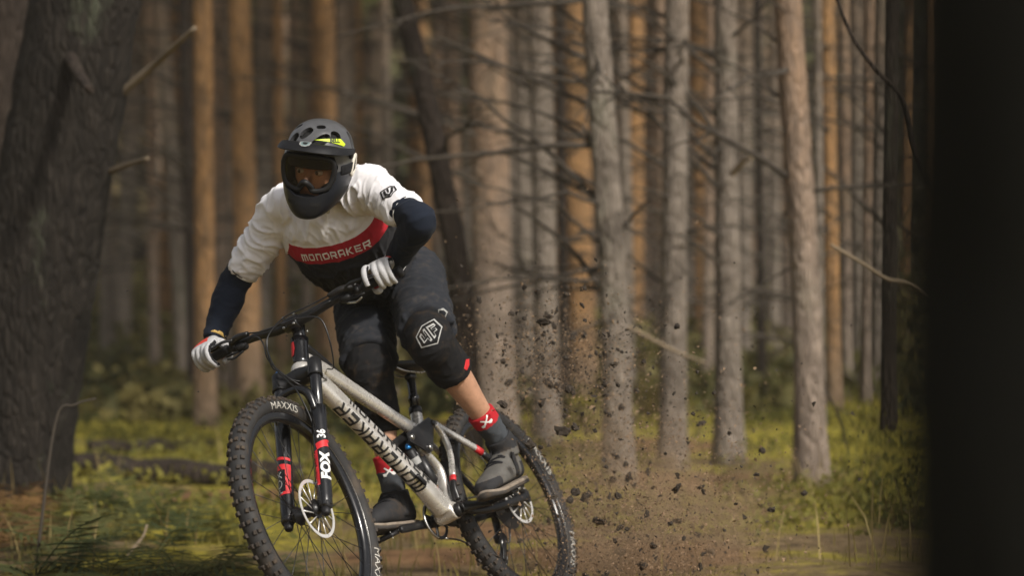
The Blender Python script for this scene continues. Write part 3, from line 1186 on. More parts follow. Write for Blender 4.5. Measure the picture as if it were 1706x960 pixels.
# ---------------------------------------------------------------- ferns at the lower left
def frond_mesh(seed, L=.42, n=15, droop=.5):
    r_ = np.random.default_rng(seed)
    s = np.linspace(0, 1, n)
    P = np.stack([s * L, np.zeros(n), .62 * L * s - droop * L * s * s], -1)
    v, f = tube(P, np.linspace(.0035, .001, n), 4)
    parts = [(v, f)]
    for i in range(2, n - 1):
        l = .15 * math.sin(math.pi * min(1, s[i] * 1.0 + .1)) * (1.05 - s[i]) * 1.6 * L / .42
        for sd_ in (-1, 1):
            d = nrm(V(.35, sd_, -.12 + r_.normal(0, .08)))
            w = V(1, 0, 0) * .012
            p = P[i]
            parts.append((np.array([p - w * .6, p + w * .6, p + d * l * .6 + w * .7, p + d * l, p + d * l * .6 - w * .7]), [(0, 1, 2, 3, 4)]))
    return join(*parts)


FR = [mesh_data('frond', frond_mesh(400 + i, .40 + .03 * i, 15, .45 + .08 * (i % 3)), MAT['fern'], False, False) for i in range(4)]
FB = [mesh_data('frond', frond_mesh(420 + i, .40 + .03 * i, 15, .45 + .08 * (i % 3)), MAT['bracken'], False, False) for i in range(3)]


def fern(x, y, s, meshes, label, group, seed, name):
    r_ = np.random.default_rng(seed)
    b = V(x, y, float(gz(x, y)) - .01)
    root = empty(name, b)
    tag(root, label, 'fern', group)
    n = int(r_.integers(6, 10))
    for i in range(n):
        a = 2 * math.pi * i / n + r_.normal(0, .25)
        tilt = r_.uniform(-.2, .5)
        k = s * r_.uniform(.75, 1.2)
        Rz = np.array([[math.cos(a), -math.sin(a), 0], [math.sin(a), math.cos(a), 0], [0, 0, 1]])
        Ry = np.array([[math.cos(tilt), 0, -math.sin(tilt)], [0, 1, 0], [math.sin(tilt), 0, math.cos(tilt)]])
        M = np.eye(4)
        M[:3, :3] = Rz @ Ry * k
        inst('frond', meshes[r_.integers(len(meshes))], M, root)


r_ = np.random.default_rng(77)
for i, (u, v, s) in enumerate([(110, 930, .9), (190, 900, .9), (255, 935, .8), (330, 905, .75), (150, 870, .8), (235, 868, .7), (290, 880, .7), (60, 960, 1.0), (360, 950, .7),
                               (420, 965, .6), (180, 960, .9), (300, 965, .8), (400, 905, .55), (90, 890, .8), (470, 950, .4)]):
    y = FPX * CAMZ / (v - 480)
    fern(at(u, v, y)[0], y, s, FR, 'low green fern on the shady ground under the thick old pine', 'green ferns under the old pine', 500 + i, 'fern')
for i, (u, v, s) in enumerate([(10, 860, 1.0), (40, 880, .9), (-15, 900, 1.0), (25, 915, .7)]):
    y = FPX * CAMZ / (v - 480)
    fern(at(u, v, y)[0], y, s, FB, 'withered rust brown bracken at the foot of the thick old pine', 'brown bracken at the old pine', 540 + i, 'bracken')

# ---------------------------------------------------------------- fallen logs, stalks
for (pa, pb, r0, r1, lab, m) in [((100, 802), (500, 812), .075, .06, 'long fallen log lying in shade across the mossy ground', 'bark_dark'),
                                 ((150, 748), (360, 738), .05, .04, 'thin fallen pole lying on moss behind the long log', 'bark_dark')]:
    ya = FPX * CAMZ / (pa[1] - 480)
    yb_ = FPX * CAMZ / (pb[1] - 480)
    A_, B_ = at(*pa, ya), at(*pb, yb_)
    Q = [A_ + (B_ - A_) * t for t in np.linspace(0, 1, 7)]
    Q = [V(q[0], q[1], float(gz(q[0], q[1])) + r0 * .75 + .012 * math.sin(9 * k)) for k, q in enumerate(Q)]
    o = obj('fallen_log', trunk_mesh(np.array(Q), np.linspace(r0, r1, 7), 12, .1, 0, 3), MAT[m], root_at=Q[0])
    tag(o, lab, 'log')
for pts, r0, m, lab in [([(60, 775), (92, 705), (125, 675), (160, 664)], .007, 'deadwood', 'curved dead stalk in front of the thick old pine'),
                        ([(208, 960), (222, 915), (238, 895), (245, 875)], .009, 'deadwood_pale', 'pale broken stick standing among the ferns'),
                        ([(1090, 958), (1092, 925), (1098, 905)], .006, 'deadwood_pale', 'pale grass stalk in the churned dirt behind the rear wheel')]:
    y = 9.2
    P = [at(u, v, y) for u, v in pts]
    P[0][2] = float(gz(P[0][0], y)) - .02
    o = obj('dead_stalk', stube(P, np.linspace(r0, r0 * .5, len(P)), 7, 5), MAT[m], root_at=P[0])
    tag(o, lab, 'stick')

# ================================================================ BICYCLE
BR3 = np.array([[-.4884, .8011, -.3461], [-.8707, -.4213, .2537], [.0574, .4252, .9033]])
u_, s_, vt_ = np.linalg.svd(BR3)
BR3 = u_ @ vt_
BM = np.eye(4)
BM[:3, :3] = BR3
BM[:3, 3] = V(.1211, 8.0582, -1.0743 + CAMZ)
bike = empty('mountain_bike', BM)
tag(bike, 'silver and black full suspension mountain bike leaning hard into a turn', 'bicycle')
bike_eye = Matrix(BM.tolist())

WB, FOFF, A2C, HTL, STEER = 1.2362, .0292, .5043, .1437, .0885
HA = rad(65.5)
AX = V(-math.cos(HA), 0, math.sin(HA))
PF = V(math.sin(HA), 0, math.cos(HA))
FA = V(WB, 0, .37)
S0 = FA - FOFF * PF
CROWN_P = S0 + A2C * AX
c_, s_ = math.cos(STEER), math.sin(STEER)
K_ = np.array([[0, -AX[2], AX[1]], [AX[2], 0, -AX[0]], [-AX[1], AX[0], 0]])
SR = np.eye(3) + s_ * K_ + (1 - c_) * K_ @ K_
ST = lambda p: (np.asarray(p, float) - S0) @ SR.T + S0        # steer
B2W = lambda p: np.asarray(p, float) @ BR3.T + BM[:3, 3]      # bike -> world


def bo(name, vf, m, parent=bike, st=False, **k):
    v = np.asarray(vf[0], float)
    if st:
        v = ST(v)
    return obj(name, (B2W(v), vf[1]), MAT[m] if isinstance(m, str) else m, parent, **k)


def bdecal(name, shape, origin, u, v, tree, m, parent, st=False, **k):
    """print in bike space, on a tree given in bike space"""
    v2, f = refine(shape[0], shape[1], k.pop('maxlen', .008))
    u = nrm(u)
    v = np.asarray(v, float)
    v = nrm(v - u * (u @ v))
    n = np.cross(u, v)
    off = k.pop('off', .0012)
    back = k.pop('back', .06)
    P = []
    for x, y in v2:
        p = np.asarray(origin) + u * x + v * y
        h = tree.ray_cast(Vector(p + n * back), Vector(-n), back * 2)
        if h[0] is None:
            h = tree.find_nearest(Vector(p))
        nn = np.array(h[1])
        nn = nn if nn @ n > 0 else -nn
        P.append(np.array(h[0]) + nn * off)
    return bo(name, (np.array(P), f), m, parent, st, recalc=False)


Y_ = V(0, 1, 0)
# ---- frame (one welded piece)
fr_tubes = [
    tube([CROWN_P + AX * .006, CROWN_P + AX * .012, CROWN_P + AX * .030, CROWN_P + AX * .044], [.033, .035, .035, .031], 24),
    stube([V(.958, 0, .880), V(.86, 0, .842), V(.70, 0, .763), V(.56, 0, .694), V(.445, 0, .640)], [.026, .026, .024, .022, .023], 20, 8, hint=V(0, 0, 1), r2=[.024, .022, .021, .019, .02], p=2.4),
    stube([V(.965, 0, .838), V(.90, 0, .785), V(.70, 0, .607), V(.55, 0, .468), V(.45, 0, .365)], [.031, .034, .034, .034, .038], 24, 8, hint=nrm(V(-.7, 0, .72)), r2=[.026, .028, .027, .028, .034], p=2.7),
    stube([V(.400, 0, .705), V(.414, 0, .668), V(.432, 0, .630)], [.021, .022, .023], 18),
    stube([V(.470, 0, .575), V(.425, 0, .548), V(.388, 0, .500), V(.397, 0, .440), V(.425, 0, .372)], [.016, .018, .019, .021, .028], 18, 8, hint=Y_, r2=[.012, .013, .014, .016, .02]),
    stube([V(.432, 0, .630), V(.452, 0, .600), V(.470, 0, .575)], [.018, .015, .015], 14, 5),
    tube([V(.434, -.040, .345), V(.434, .040, .345)], .030, 24),
]
fv, ff, _ = remesh(join(*fr_tubes), .0045, 4)
frame = bo('frame', (fv, ff), 'silver')
ftree = bvh((fv, ff))
dtd = nrm(V(.45, 0, .365) - V(.90, 0, .785))      # down the down tube
# lettering on the flank (reads head to bottom bracket) and on the underside
NAME = 'MONDRAKER'
dtw = np.cross(Y_, dtd)
mid = V(.665, .03, .578)
bdecal('lettering', block_text(NAME, .42, .036), mid + V(0, .0, .016), dtd, np.cross(nrm(Y_ + dtw * .15), dtd), ftree, 'blackprint', frame)
und = nrm(-dtw * .95 + Y_ * .22)
bdecal('lettering', block_text(NAME, .44, .040), V(.69, 0, .598) + und * .035, -dtd, np.cross(und, -dtd), ftree, 'blackprint', frame)
bo('head_tube', tube([CROWN_P + AX * .040, CROWN_P + AX * .062, CROWN_P + AX * (HTL - .02), CROWN_P + AX * (HTL + .002)], [.0285, .0265, .0265, .0285], 24), 'gloss', frame)
ht = bvh(tube([CROWN_P + AX * .040, CROWN_P + AX * (HTL + .002)], .0275, 24))
bdecal('head_badge', poly2d([(-.010, -.022), (.006, -.026), (.013, .0), (.010, .026), (-.004, .028), (-.012, .006)]), CROWN_P + AX * .10 + PF * .03 - Y_ * .012, Y_, AX, ht, 'red', frame, maxlen=.006)
bo('gusset', stube([V(.935, 0, .925), V(.88, 0, .893), V(.81, 0, .848), V(.76, 0, .812)], [.014, .013, .010, .006], 12, 5, hint=V(0, 0, 1), r2=[.02, .018, .014, .008]), 'black', frame)
bo('cable_port', box(V(.575, .033, .455), .05, .012, .016, [dtd, Y_, np.cross(dtd, Y_)], .004), 'plastic', frame)

# ---- suspension linkage and rear triangle
for s in (1, -1):
    pl = [V(.374, s * .030, .655), V(.400, s * .032, .668), V(.545, s * .030, .618), V(.548, s * .030, .592), V(.455, s * .028, .556), V(.435, s * .028, .562)]
    c = np.mean(pl, 0)
    q = np.array(pl)
    vf = loft([c + (q - c) * 1.0 + V(0, -.006, 0), c + (q - c) * 1.12 + V(0, -.003, 0), c + (q - c) * 1.12 + V(0, .003, 0), c + (q - c) + V(0, .006, 0)])
    rk = bo('rocker_link', vf, 'black', sharp=40)
    for q in (V(.380, 0, .655), V(.450, 0, .568), V(.540, 0, .604)):
        bo('pivot_bolt', tube([q + Y_ * s * .030, q + Y_ * s * .039, q + Y_ * s * .041], [.010, .010, .007], 14), 'steel' if q[0] > .4 else 'black', rk)
    # seat stay with its bent brace
    ss = bo('seatstay', stube([V(.366, s * .034, .652), V(.30, s * .042, .612), V(.19, s * .060, .545), V(.10, s * .068, .470), V(.015, s * .071, .385)],
                              [.013, .0125, .012, .011, .012], 14, 8, hint=V(0, 0, 1), r2=[.010, .009, .009, .009, .008]), 'silver')
    st_t = spline([V(.366, s * .034, .652), V(.30, s * .042, .612), V(.19, s * .060, .545), V(.10, s * .068, .470), V(.015, s * .071, .385)], 8)
    bo('stay_band', tube(st_t[15:18], .0138, 14, r2=.0112, hint=V(0, 0, 1)), 'red', ss)
    bo('stay_end', tube(st_t[17:], np.linspace(.0134, .0134, len(st_t[17:])), 14, r2=.0106, hint=V(0, 0, 1)), 'black', ss)
    br_ = spline([V(.366, s * .034, .650), V(.345, s * .038, .600), V(.352, s * .042, .540), V(.392, s * .046, .466), V(.420, s * .047, .420), V(.425, s * .046, .375)], 8)
    b = bo('stay_brace', tube(br_[:26], .0115, 14, r2=.009, hint=Y_), 'silver', ss)
    bo('brace_band', tube(br_[25:29], .0122, 14, r2=.0097, hint=Y_), 'red', ss)
    bo('brace_end', tube(br_[28:], np.linspace(.0115, .015, len(br_[28:])), 14, r2=.009, hint=Y_), 'black', ss)
    bo('chainstay', stube([V(.405, s * .040, .352), V(.34, s * .052, .335), V(.22, s * .060, .338), V(.09, s * .068, .355), V(.0, s * .072, .370)],
                          [.018, .016, .014, .013, .016], 14, 8, hint=V(0, 0, 1), r2=[.012, .010, .009, .008, .007]), 'black')
    bo('dropout', loft([sec(V(0, s * y, .372), V(1, 0, 0), V(0, 0, 1), r, r * 1.2, 3, 16) for y, r in ((.066, .017), (.068, .020), (.074, .020), (.076, .016))]), 'black')
shock = bo('rear_shock', tube([V(.508, 0, .606), V(.502, 0, .590), V(.500, 0, .585), V(.484, 0, .545), V(.482, 0, .542), V(.452, 0, .462), V(.446, 0, .446)], [.010, .012, .009, .009, .021, .021, .012], 18, hint=Y_), 'black')
bo('shock_shaft', tube([V(.501, 0, .588), V(.483, 0, .542)], .0078, 14), 'steel', shock)
bo('shock_reservoir', tube([V(.535, .004, .572), V(.532, .004, .566), V(.508, .004, .498), V(.505, .004, .492)], [.012, .017, .017, .012], 16, hint=Y_), 'plastic', shock)
bo('shock_decal', lathe([(.0178, -.012), (.0178, .012)], V(.520, .004, .532), nrm(V(.027, 0, .08)), 20), 'greyprint', shock)
bo('shock_knob', tube([V(.540, .006, .590), V(.538, .006, .580), V(.536, .006, .574)], [.006, .010, .010], 14, hint=Y_), 'blue', shock)

# ---- seat post and saddle
post = bo('seat_post', tube([V(.428, 0, .636), V(.402, 0, .705)], .0165, 16), 'steel')
pd = nrm(V(.352, 0, .836) - V(.402, 0, .705))
p0 = V(.402, 0, .700)
bo('seat_post_collar', tube([p0 + pd * x for x in (-.002, .0, .022, .024)], [.019, .0225, .0225, .019], 18), 'black', post)
bo('seat_post_stanchion', tube([p0 + pd * x for x in (.02, .05, .052, .066, .068, .135)], [.0165, .0165, .0195, .0195, .0150, .0150], 18), 'gloss', post)
bo('seat_clamp', box(p0 + pd * .147, .042, .030, .024, None, .006), 'black', post)
sad_s = []
for x, w, z, h in [(.486, .012, .880, .012), (.478, .019, .884, .018), (.44, .023, .887, .022), (.39, .029, .887, .024), (.34, .043, .886, .027), (.29, .062, .889, .030), (.25, .070, .894, .030), (.225, .064, .897, .026), (.213, .045, .898, .014)]:
    sad_s.append(sec(V(x, 0, z - h * .35), Y_, V(0, 0, 1), w, h * .45, 2.6, 28, rbn=h * .6))
sad = bo('saddle', loft(sad_s), 'plastic')
for s in (1, -1):
    bo('saddle_rail', stube([V(.445, s * .010, .868), V(.41, s * .020, .850), V(.35, s * .022, .846), V(.29, s * .022, .848), V(.25, s * .030, .878)], .0035, 8, 6), 'steel', sad)


# ---- wheels
def ring_prof(rc, ra, rb, n=20, p=2.0):
    t = np.linspace(0, 2 * np.pi, n, endpoint=False)
    return np.stack([rc + ra * np.sign(np.cos(t)) * np.abs(np.cos(t)) ** (2 / p), rb * np.sign(np.sin(t)) * np.abs(np.sin(t)) ** (2 / p)], -1)


knob_shapes = []
for (l, w, h, tp) in ((.0125, .0105, .0062, .78), (.0115, .0125, .0060, .8)):
    v = []
    for z, k in ((-.002, 1.1), (h * .8, .95), (h, tp)):
        v.append(np.array([[-l / 2 * k, -w / 2 * k, z], [l / 2 * k, -w / 2 * k, z], [l / 2 * k, w / 2 * k, z], [-l / 2 * k, w / 2 * k, z]]))
    knob_shapes.append(mesh_data('tread_knob', loft(v), MAT['knob'], False))


def wheel(c, st, rotor_side_r, text_angles, rear=False, phase=0):
    RC, RM = .3385, .0275
    W = bo('wheel', tube([c - Y_ * .047, c - Y_ * .040, c - Y_ * .030, c - Y_ * .026, c - Y_ * .012, c + Y_ * .012, c + Y_ * .026, c + Y_ * .030, c + Y_ * .040, c + Y_ * .047],
                         [.014, .018, .030, .030, .017, .017, .028, .028, .018, .014], 24), 'black', st=st)
    W['label'] = 'rear wheel with dusty tyre' if rear else 'front wheel with knobbly muddy tyre'
    t = np.linspace(0, 2 * np.pi, 28, endpoint=False)
    prof = np.stack([RC + RM * np.cos(t) * np.where(np.cos(t) > 0, 1.0, .95), .0295 * np.sin(t)], -1)
    tyre = lathe(prof, c, Y_, 128, closed=True)
    bo('tyre', tyre, 'rubber', W, st)
    rp = [(.3155, .0155), (.3175, .0150), (.3175, .0135), (.312, .012), (.312, -.012), (.3175, -.0135), (.3175, -.0150), (.3155, -.0155), (.302, -.0150), (.292, -.0115), (.2885, -.004), (.2885, .004), (.292, .0115), (.302, .0150)]
    bo('rim', lathe(rp, c, Y_, 128, closed=True), 'gloss', W, st)
    for s in (1, -1):
        bo('rim_glint', lathe([(.3172, s * .0150), (.3188, s * .0158), (.3190, s * .0172), (.3168, s * .0168)], c, Y_, 128, closed=True), 'steel', W, st)  # thin steel ring added to draw the bright reflection along the rim
    ns = 32
    for i in range(ns):
        s = 1 if i % 2 else -1
        a = 2 * math.pi * (i + phase) / ns
        ha = a + (.42 if (i // 2) % 2 else -.42) * 1.9
        d = lambda q: V(math.cos(q), 0, math.sin(q))
        p = c + d(ha) * .027 + Y_ * s * .028
        q = c + d(a) * .290 + Y_ * s * .003
        bo('spoke', tube([p, q], .00125, 5), 'black', W, st)
    # brake disc on the left
    ry = c + Y_ * .036
    R1, R0 = rotor_side_r, rotor_side_r - .0105
    bo('brake_rotor', lathe([(R1, -.0009), (R1, .0009), (R0, .0009), (R0, -.0009)], ry, Y_, 96, closed=True), 'rotor', W, st, smooth=False)
    for i in range(12):
        a = 2 * math.pi * i / 12
        p = ry + V(math.cos(a), 0, math.sin(a)) * .028
        q = ry + V(math.cos(a + .45), 0, math.sin(a + .45)) * (R0 + .003)
        bo('rotor_arm', box((p + q) / 2, np.linalg.norm(q - p), .0016, .0040, [nrm(q - p), Y_, np.cross(nrm(q - p), Y_)]), 'rotor', W, st)
    bo('rotor_carrier', lathe([(.030, -.001), (.030, .0012), (.017, .0012), (.017, -.001)], ry, Y_, 40, closed=True), 'black', W, st, smooth=False)
    # tread
    n = 68
    for i in range(n):
        a = 2 * math.pi * (i + .3 * phase) / n
        rows = ((-.98, 1, 0), (.98, 1, 0), (-.30, 0, 0), (.30, 0, 0)) if i % 2 else ((-1.0, 1, .0), (1.0, 1, .0), (-.52, 0, .15), (.52, 0, -.15))
        for ph, kd, tw in rows:
            er = V(math.cos(a), 0, math.sin(a))
            et = V(-math.sin(a), 0, math.cos(a))
            nn = er * math.cos(ph) + Y_ * math.sin(ph)
            bb = np.cross(nn, et)
            p = c + er * (RC + RM * math.cos(ph)) + Y_ * .0295 * math.sin(ph)
            e1 = et * math.cos(tw) + bb * math.sin(tw)
            e2 = np.cross(nn, e1)
            M = np.eye(4)
            M[:3, 0], M[:3, 1], M[:3, 2], M[:3, 3] = e1, e2, nn, p
            if st:
                M[:3, :3] = SR @ M[:3, :3]
                M[:3, 3] = ST(p)
            inst('tread_knob', knob_shapes[kd], M, W)
    # sidewall lettering, left flank
    tv, tf = text2d('MAXXIS', .155, .022)
    tv, tf = refine(tv, tf, .006)
    for a0 in text_angles:
        P = []
        for x, y in tv:
            ph = (y + .0) / RM                        # across the sidewall
            a = a0 + x / RC
            er = V(math.cos(a), 0, math.sin(a))
            th = math.pi / 2 + .18 - ph * 1.0
            P.append(c + er * (RC + (RM + .0009) * math.cos(th)) + Y_ * (.0295 + .0009) * math.sin(th))
        bo('tyre_lettering', (np.array(P), tf), 'tyretext', W, st, recalc=False)
    return W


# positions of the sidewall lettering: angle in the wheel plane (0 = ahead, 90 = up)
wheel(FA, True, .0925, (rad(92), rad(-145)), False, 0)
wheel(V(0, 0, .37), False, .085, (rad(150), rad(215)), True, .5)

# ---- fork
fork = bo('fork', join(*[stube([ST(CROWN_P + AX * .0) * 0 + CROWN_P + PF * (.012) + AX * -.004, CROWN_P + PF * .020 + Y_ * s * .040 + AX * -.012, CROWN_P + PF * (FOFF + .0) + Y_ * s * .067 + AX * -.020],
                               [.031, .026, .027], 18, 6, hint=AX) for s in (1, -1)]), 'black', st=True)
for s in (1, -1):
    leg = lambda x: FA + AX * x + Y_ * s * .067
    top_ = A2C + .022
    bo('stanchion', tube([leg(x) for x in (.25, top_ - .075, top_ - .07, top_ - .02)], .0185, 18, hint=Y_), 'gloss', fork, True)
    bo('crown_clamp', tube([leg(x) for x in (top_ - .060, top_ - .055, top_ - .004, top_)], [.0205, .0225, .0225, .0195], 20, hint=Y_), 'black', fork, True)
    bo('leg_ring', lathe([(.0225, -.003), (.0235, -.003), (.0235, .003), (.0225, .003)], leg(top_ - .058), AX, 20, closed=True), 'plastic', fork, True)
    lo = tube([leg(x) for x in (-.012, .0, .03, .22, .30, .345, .350)], [.017, .0215, .0225, .0235, .0245, .0250, .021], 22, hint=Y_)
    lower = bo('fork_lower', lo, 'gloss', fork, True)
    bo('dropout', tube([FA + Y_ * s * .050, FA + Y_ * s * .056, FA + Y_ * s * .082, FA + Y_ * s * .086], [.013, .017, .017, .012], 18, hint=AX), 'plastic', fork, True)
    bo('fork_foot', tube([leg(x) for x in (-.034, -.030, -.010)], [.010, .013, .016], 16, hint=Y_), 'plastic', fork, True)
    lt = bvh(lo)
    outd = nrm(PF * .75 + Y_ * (.65 if s > 0 else .1))        # side the photographer sees
    ud = np.cross(AX, outd)
    cpos = lambda x: leg(x) + outd * .022
    if s > 0:
        bdecal('fork_lettering', text2d('36', .030, .026, bold=.03), cpos(.238) , AX, -ud, lt, 'white', fork, True, maxlen=.006, off=.0016)
        bdecal('fork_stripe', poly2d([(-.018, .205), (.022, .222), (.026, .200), (-.014, .183)]), cpos(0), ud, AX, lt, 'red', fork, True, maxlen=.008)
        bdecal('fork_stripe', poly2d([(-.026, .180), (-.014, .185), (-.012, .06), (-.024, .06)]), cpos(0), ud, AX, lt, 'red', fork, True, maxlen=.008)
        bdecal('fork_lettering', text2d('FOX', .098, .030, bold=.05), cpos(.128) + ud * .006, AX, -ud, lt, 'white', fork, True, maxlen=.006, off=.0016)
    else:
        bdecal('fork_stripe', poly2d([(-.020, .218), (.022, .208), (.022, .198), (-.020, .208)]), cpos(0), ud, AX, lt, 'red', fork, True, maxlen=.008)
        bdecal('fork_stripe', poly2d([(-.022, .190), (.022, .185), (.022, .165), (-.022, .170)]), cpos(0), ud, AX, lt, 'red', fork, True, maxlen=.008)
        bdecal('fork_stripe', poly2d([(.010, .180), (.022, .180), (.020, .082), (.008, .082)]), cpos(0), ud, AX, lt, 'red', fork, True, maxlen=.008)
        bdecal('fork_stripe', poly2d([(-.012, .088), (.020, .092), (.020, .082), (-.012, .078)]), cpos(0), ud, AX, lt, 'red', fork, True, maxlen=.008)
        bdecal('fork_lettering', text2d('FOX', .080, .020, bold=.0), cpos(.125) - ud * .010, AX, -ud, lt, 'greyprint', fork, True, maxlen=.006, off=.0016)
top_ = A2C + .022
lg = FA + AX * top_ - Y_ * .067
bo('fork_knob', tube([lg, lg + AX * .008, lg + AX * .012], [.012, .012, .009], 14, hint=Y_), 'blue', fork, True)
lg = FA + AX * top_ + Y_ * .067
bo('fork_cap', tube([lg, lg + AX * .005, lg + AX * .008], [.016, .015, .010], 14, hint=Y_), 'plastic', fork, True)
arch = [FA + AX * .335 + Y_ * .067 + PF * .012, FA + AX * .385 + Y_ * .058 + PF * .034, FA + AX * .408 + Y_ * .032 + PF * .044, FA + AX * .413 + PF * .046,
        FA + AX * .408 - Y_ * .032 + PF * .044, FA + AX * .385 - Y_ * .058 + PF * .034, FA + AX * .335 - Y_ * .067 + PF * .012]
bo('fork_arch', stube(arch, [.016, .013, .011, .010, .011, .013, .016], 14, 6, hint=PF, r2=[.012, .014, .012, .011, .012, .014, .012]), 'gloss', fork, True)
bo('front_axle', tube([FA - Y_ * .080, FA + Y_ * .080], .0085, 14), 'black', fork, True)
cal = bo('brake_caliper', join(box(FA + AX * .082 - PF * .046 + Y_ * .045, .030, .030, .060, [PF, Y_, AX], .006), tube([FA + AX * .045 - PF * .02 + Y_ * .062, FA + AX * .07 - PF * .044 + Y_ * .05], .008, 10)), 'black', fork, True)
# ---- stem, bar, controls
BARC = CROWN_P + AX * (HTL + .045) + PF * .035
stem = bo('stem', join(tube([CROWN_P + AX * (HTL + .001), CROWN_P + AX * (HTL + .004), CROWN_P + AX * (HTL + .056), CROWN_P + AX * (HTL + .060)], [.019, .0205, .0205, .017], 20),
                       box(CROWN_P + AX * (HTL + .040) + PF * .020, .045, .036, .036, [PF, Y_, AX], .008),
                       tube([BARC - Y_ * .027, BARC - Y_ * .024, BARC + Y_ * .024, BARC + Y_ * .027], [.021, .024, .024, .021], 20)), 'gloss', st=True)
for a in (-1, 1):
    for b in (-1, 1):
        p = BARC + Y_ * a * .019 + AX * b * .019 + PF * .018
        bo('stem_bolt', tube([p, p + PF * .005, p + PF * .006], [.0045, .0045, .003], 10), 'steel', stem, True)
for a in (-1, 1):
    p = CROWN_P + AX * (HTL + .03) - PF * .012 + Y_ * a * .022
    bo('stem_bolt', tube([p, p + Y_ * a * .004], .004, 10), 'steel', stem, True)


def barp(y):
    s = abs(y)
    r = np.interp(s, [0, .05, .13, .20, .40], [0, 0, .014, .020, .022])
    b = np.interp(s, [0, .05, .40], [0, -.002, -.052])
    return BARC + V(b, y, r)


ys = np.concatenate([np.linspace(-.392, -.06, 12), [-.03, 0, .03], np.linspace(.06, .392, 12)])
hb = bo('handlebar', tube([barp(y) for y in ys], np.interp(np.abs(ys), [0, .05, .14, .2, .4], [.0175, .0175, .0135, .0112, .0112]), 16, hint=AX), 'black', st=True)
for s in (1, -1):
    g = [s * x for x in (.258, .262, .272, .274, .378, .380, .390, .393)]
    gp = bo('grip', tube([barp(x) for x in g], [.015, .0178, .0178, .0152, .0155, .0178, .0178, .014], 18, hint=AX), 'plastic', hb, True)
    b0 = barp(s * .235)
    lev = bo('brake_lever', join(tube([barp(s * .225), barp(s * .245)], .0165, 16, hint=AX),
                                 stube([b0 + PF * .018, barp(s * .20) + PF * .030, barp(s * .155) + PF * .030], [.010, .0115, .008], 12, 6, hint=AX, r2=[.010, .013, .009])), 'black', hb, True)
    bo('lever_blade', stube([barp(s * .215) + PF * .034 - AX * .002, barp(s * .245) + PF * .052 - AX * .008, barp(s * .285) + PF * .054 - AX * .012, barp(s * .325) + PF * .050 - AX * .014],
                            [.006, .0055, .005, .0045], 10, 6, hint=AX, r2=[.004, .0035, .0035, .003]), 'black', lev, True)
    bo('lever_bolt', tube([b0 + AX * .014 + PF * .004, b0 + AX * .020 + PF * .006], .004, 8), 'steel', lev, True)
    sh = bo('shifter', join(box(barp(s * .20) - AX * .020 + PF * .004, .030, .040, .024, [PF, Y_, AX], .007),
                            stube([barp(s * .205) - AX * .028, barp(s * .235) - AX * .034 + PF * .010, barp(s * .265) - AX * .030 + PF * .006], [.005, .0045, .004], 8, 5)), 'plastic', hb, True)
    bo('shifter_paddle', stube([barp(s * .20) - AX * .034, barp(s * .235) - AX * .048 + PF * .004, barp(s * .258) - AX * .046 + PF * .012], [.004, .0038, .003], 8, 5), 'steel' if s > 0 else 'plastic', sh, True)
# hoses and cables
hose = [
    ([barp(.155) + PF * .032, barp(.09) + PF * .042 - AX * .004, barp(.0) + PF * .055 - AX * .012, barp(-.06) + PF * .062 - AX * .075, CROWN_P + AX * .02 + PF * .085 - Y_ * .045, CROWN_P - AX * .05 + PF * .075 - Y_ * .005, FA + AX * .40 + PF * .055 + Y_ * .030, FA + AX * .30 + PF * .020 + Y_ * .052, FA + AX * .20 + PF * -.010 + Y_ * .046, FA + AX * .10 - PF * .035 + Y_ * .045], .0026),
    ([barp(-.155) + PF * .032, barp(-.08) + PF * .046 - AX * .022, barp(.0) + PF * .050 - AX * .028, barp(.06) + PF * .046 - AX * .034, barp(.115) + PF * .022 - AX * .060, CROWN_P + AX * .075 + PF * .01 + Y_ * .118, CROWN_P + AX * .03 - PF * .05 + Y_ * .085, V(.885, .034, .840)], .0026),
    ([barp(-.175) - AX * .018 + PF * .01, barp(-.11) + PF * .048 - AX * .036, barp(-.075) + PF * .060 - AX * .080, CROWN_P + AX * .06 + PF * .080 - Y_ * .070, CROWN_P + AX * .01 + PF * .065 - Y_ * .04, CROWN_P - AX * .03 + PF * .035 + Y_ * .0, CROWN_P - AX * .01 + Y_ * .05 - PF * .02, V(.90, .030, .80)], .0023),
    ([barp(.155) + PF * .020 - AX * .012, barp(.08) + PF * .034 - AX * .016, barp(-.0) + PF * .052 - AX * .020, barp(-.055) + PF * .060 - AX * .060, CROWN_P + AX * .035 + PF * .080 - Y_ * .060, CROWN_P - AX * .005 + PF * .062 - Y_ * .03, CROWN_P - AX * .045 + PF * .02 + Y_ * .01, V(.945, .012, .79)], .0022),
]
for P, r in hose:
    bo('cable', stube(P, r, 8, 8), 'black', hb, True)

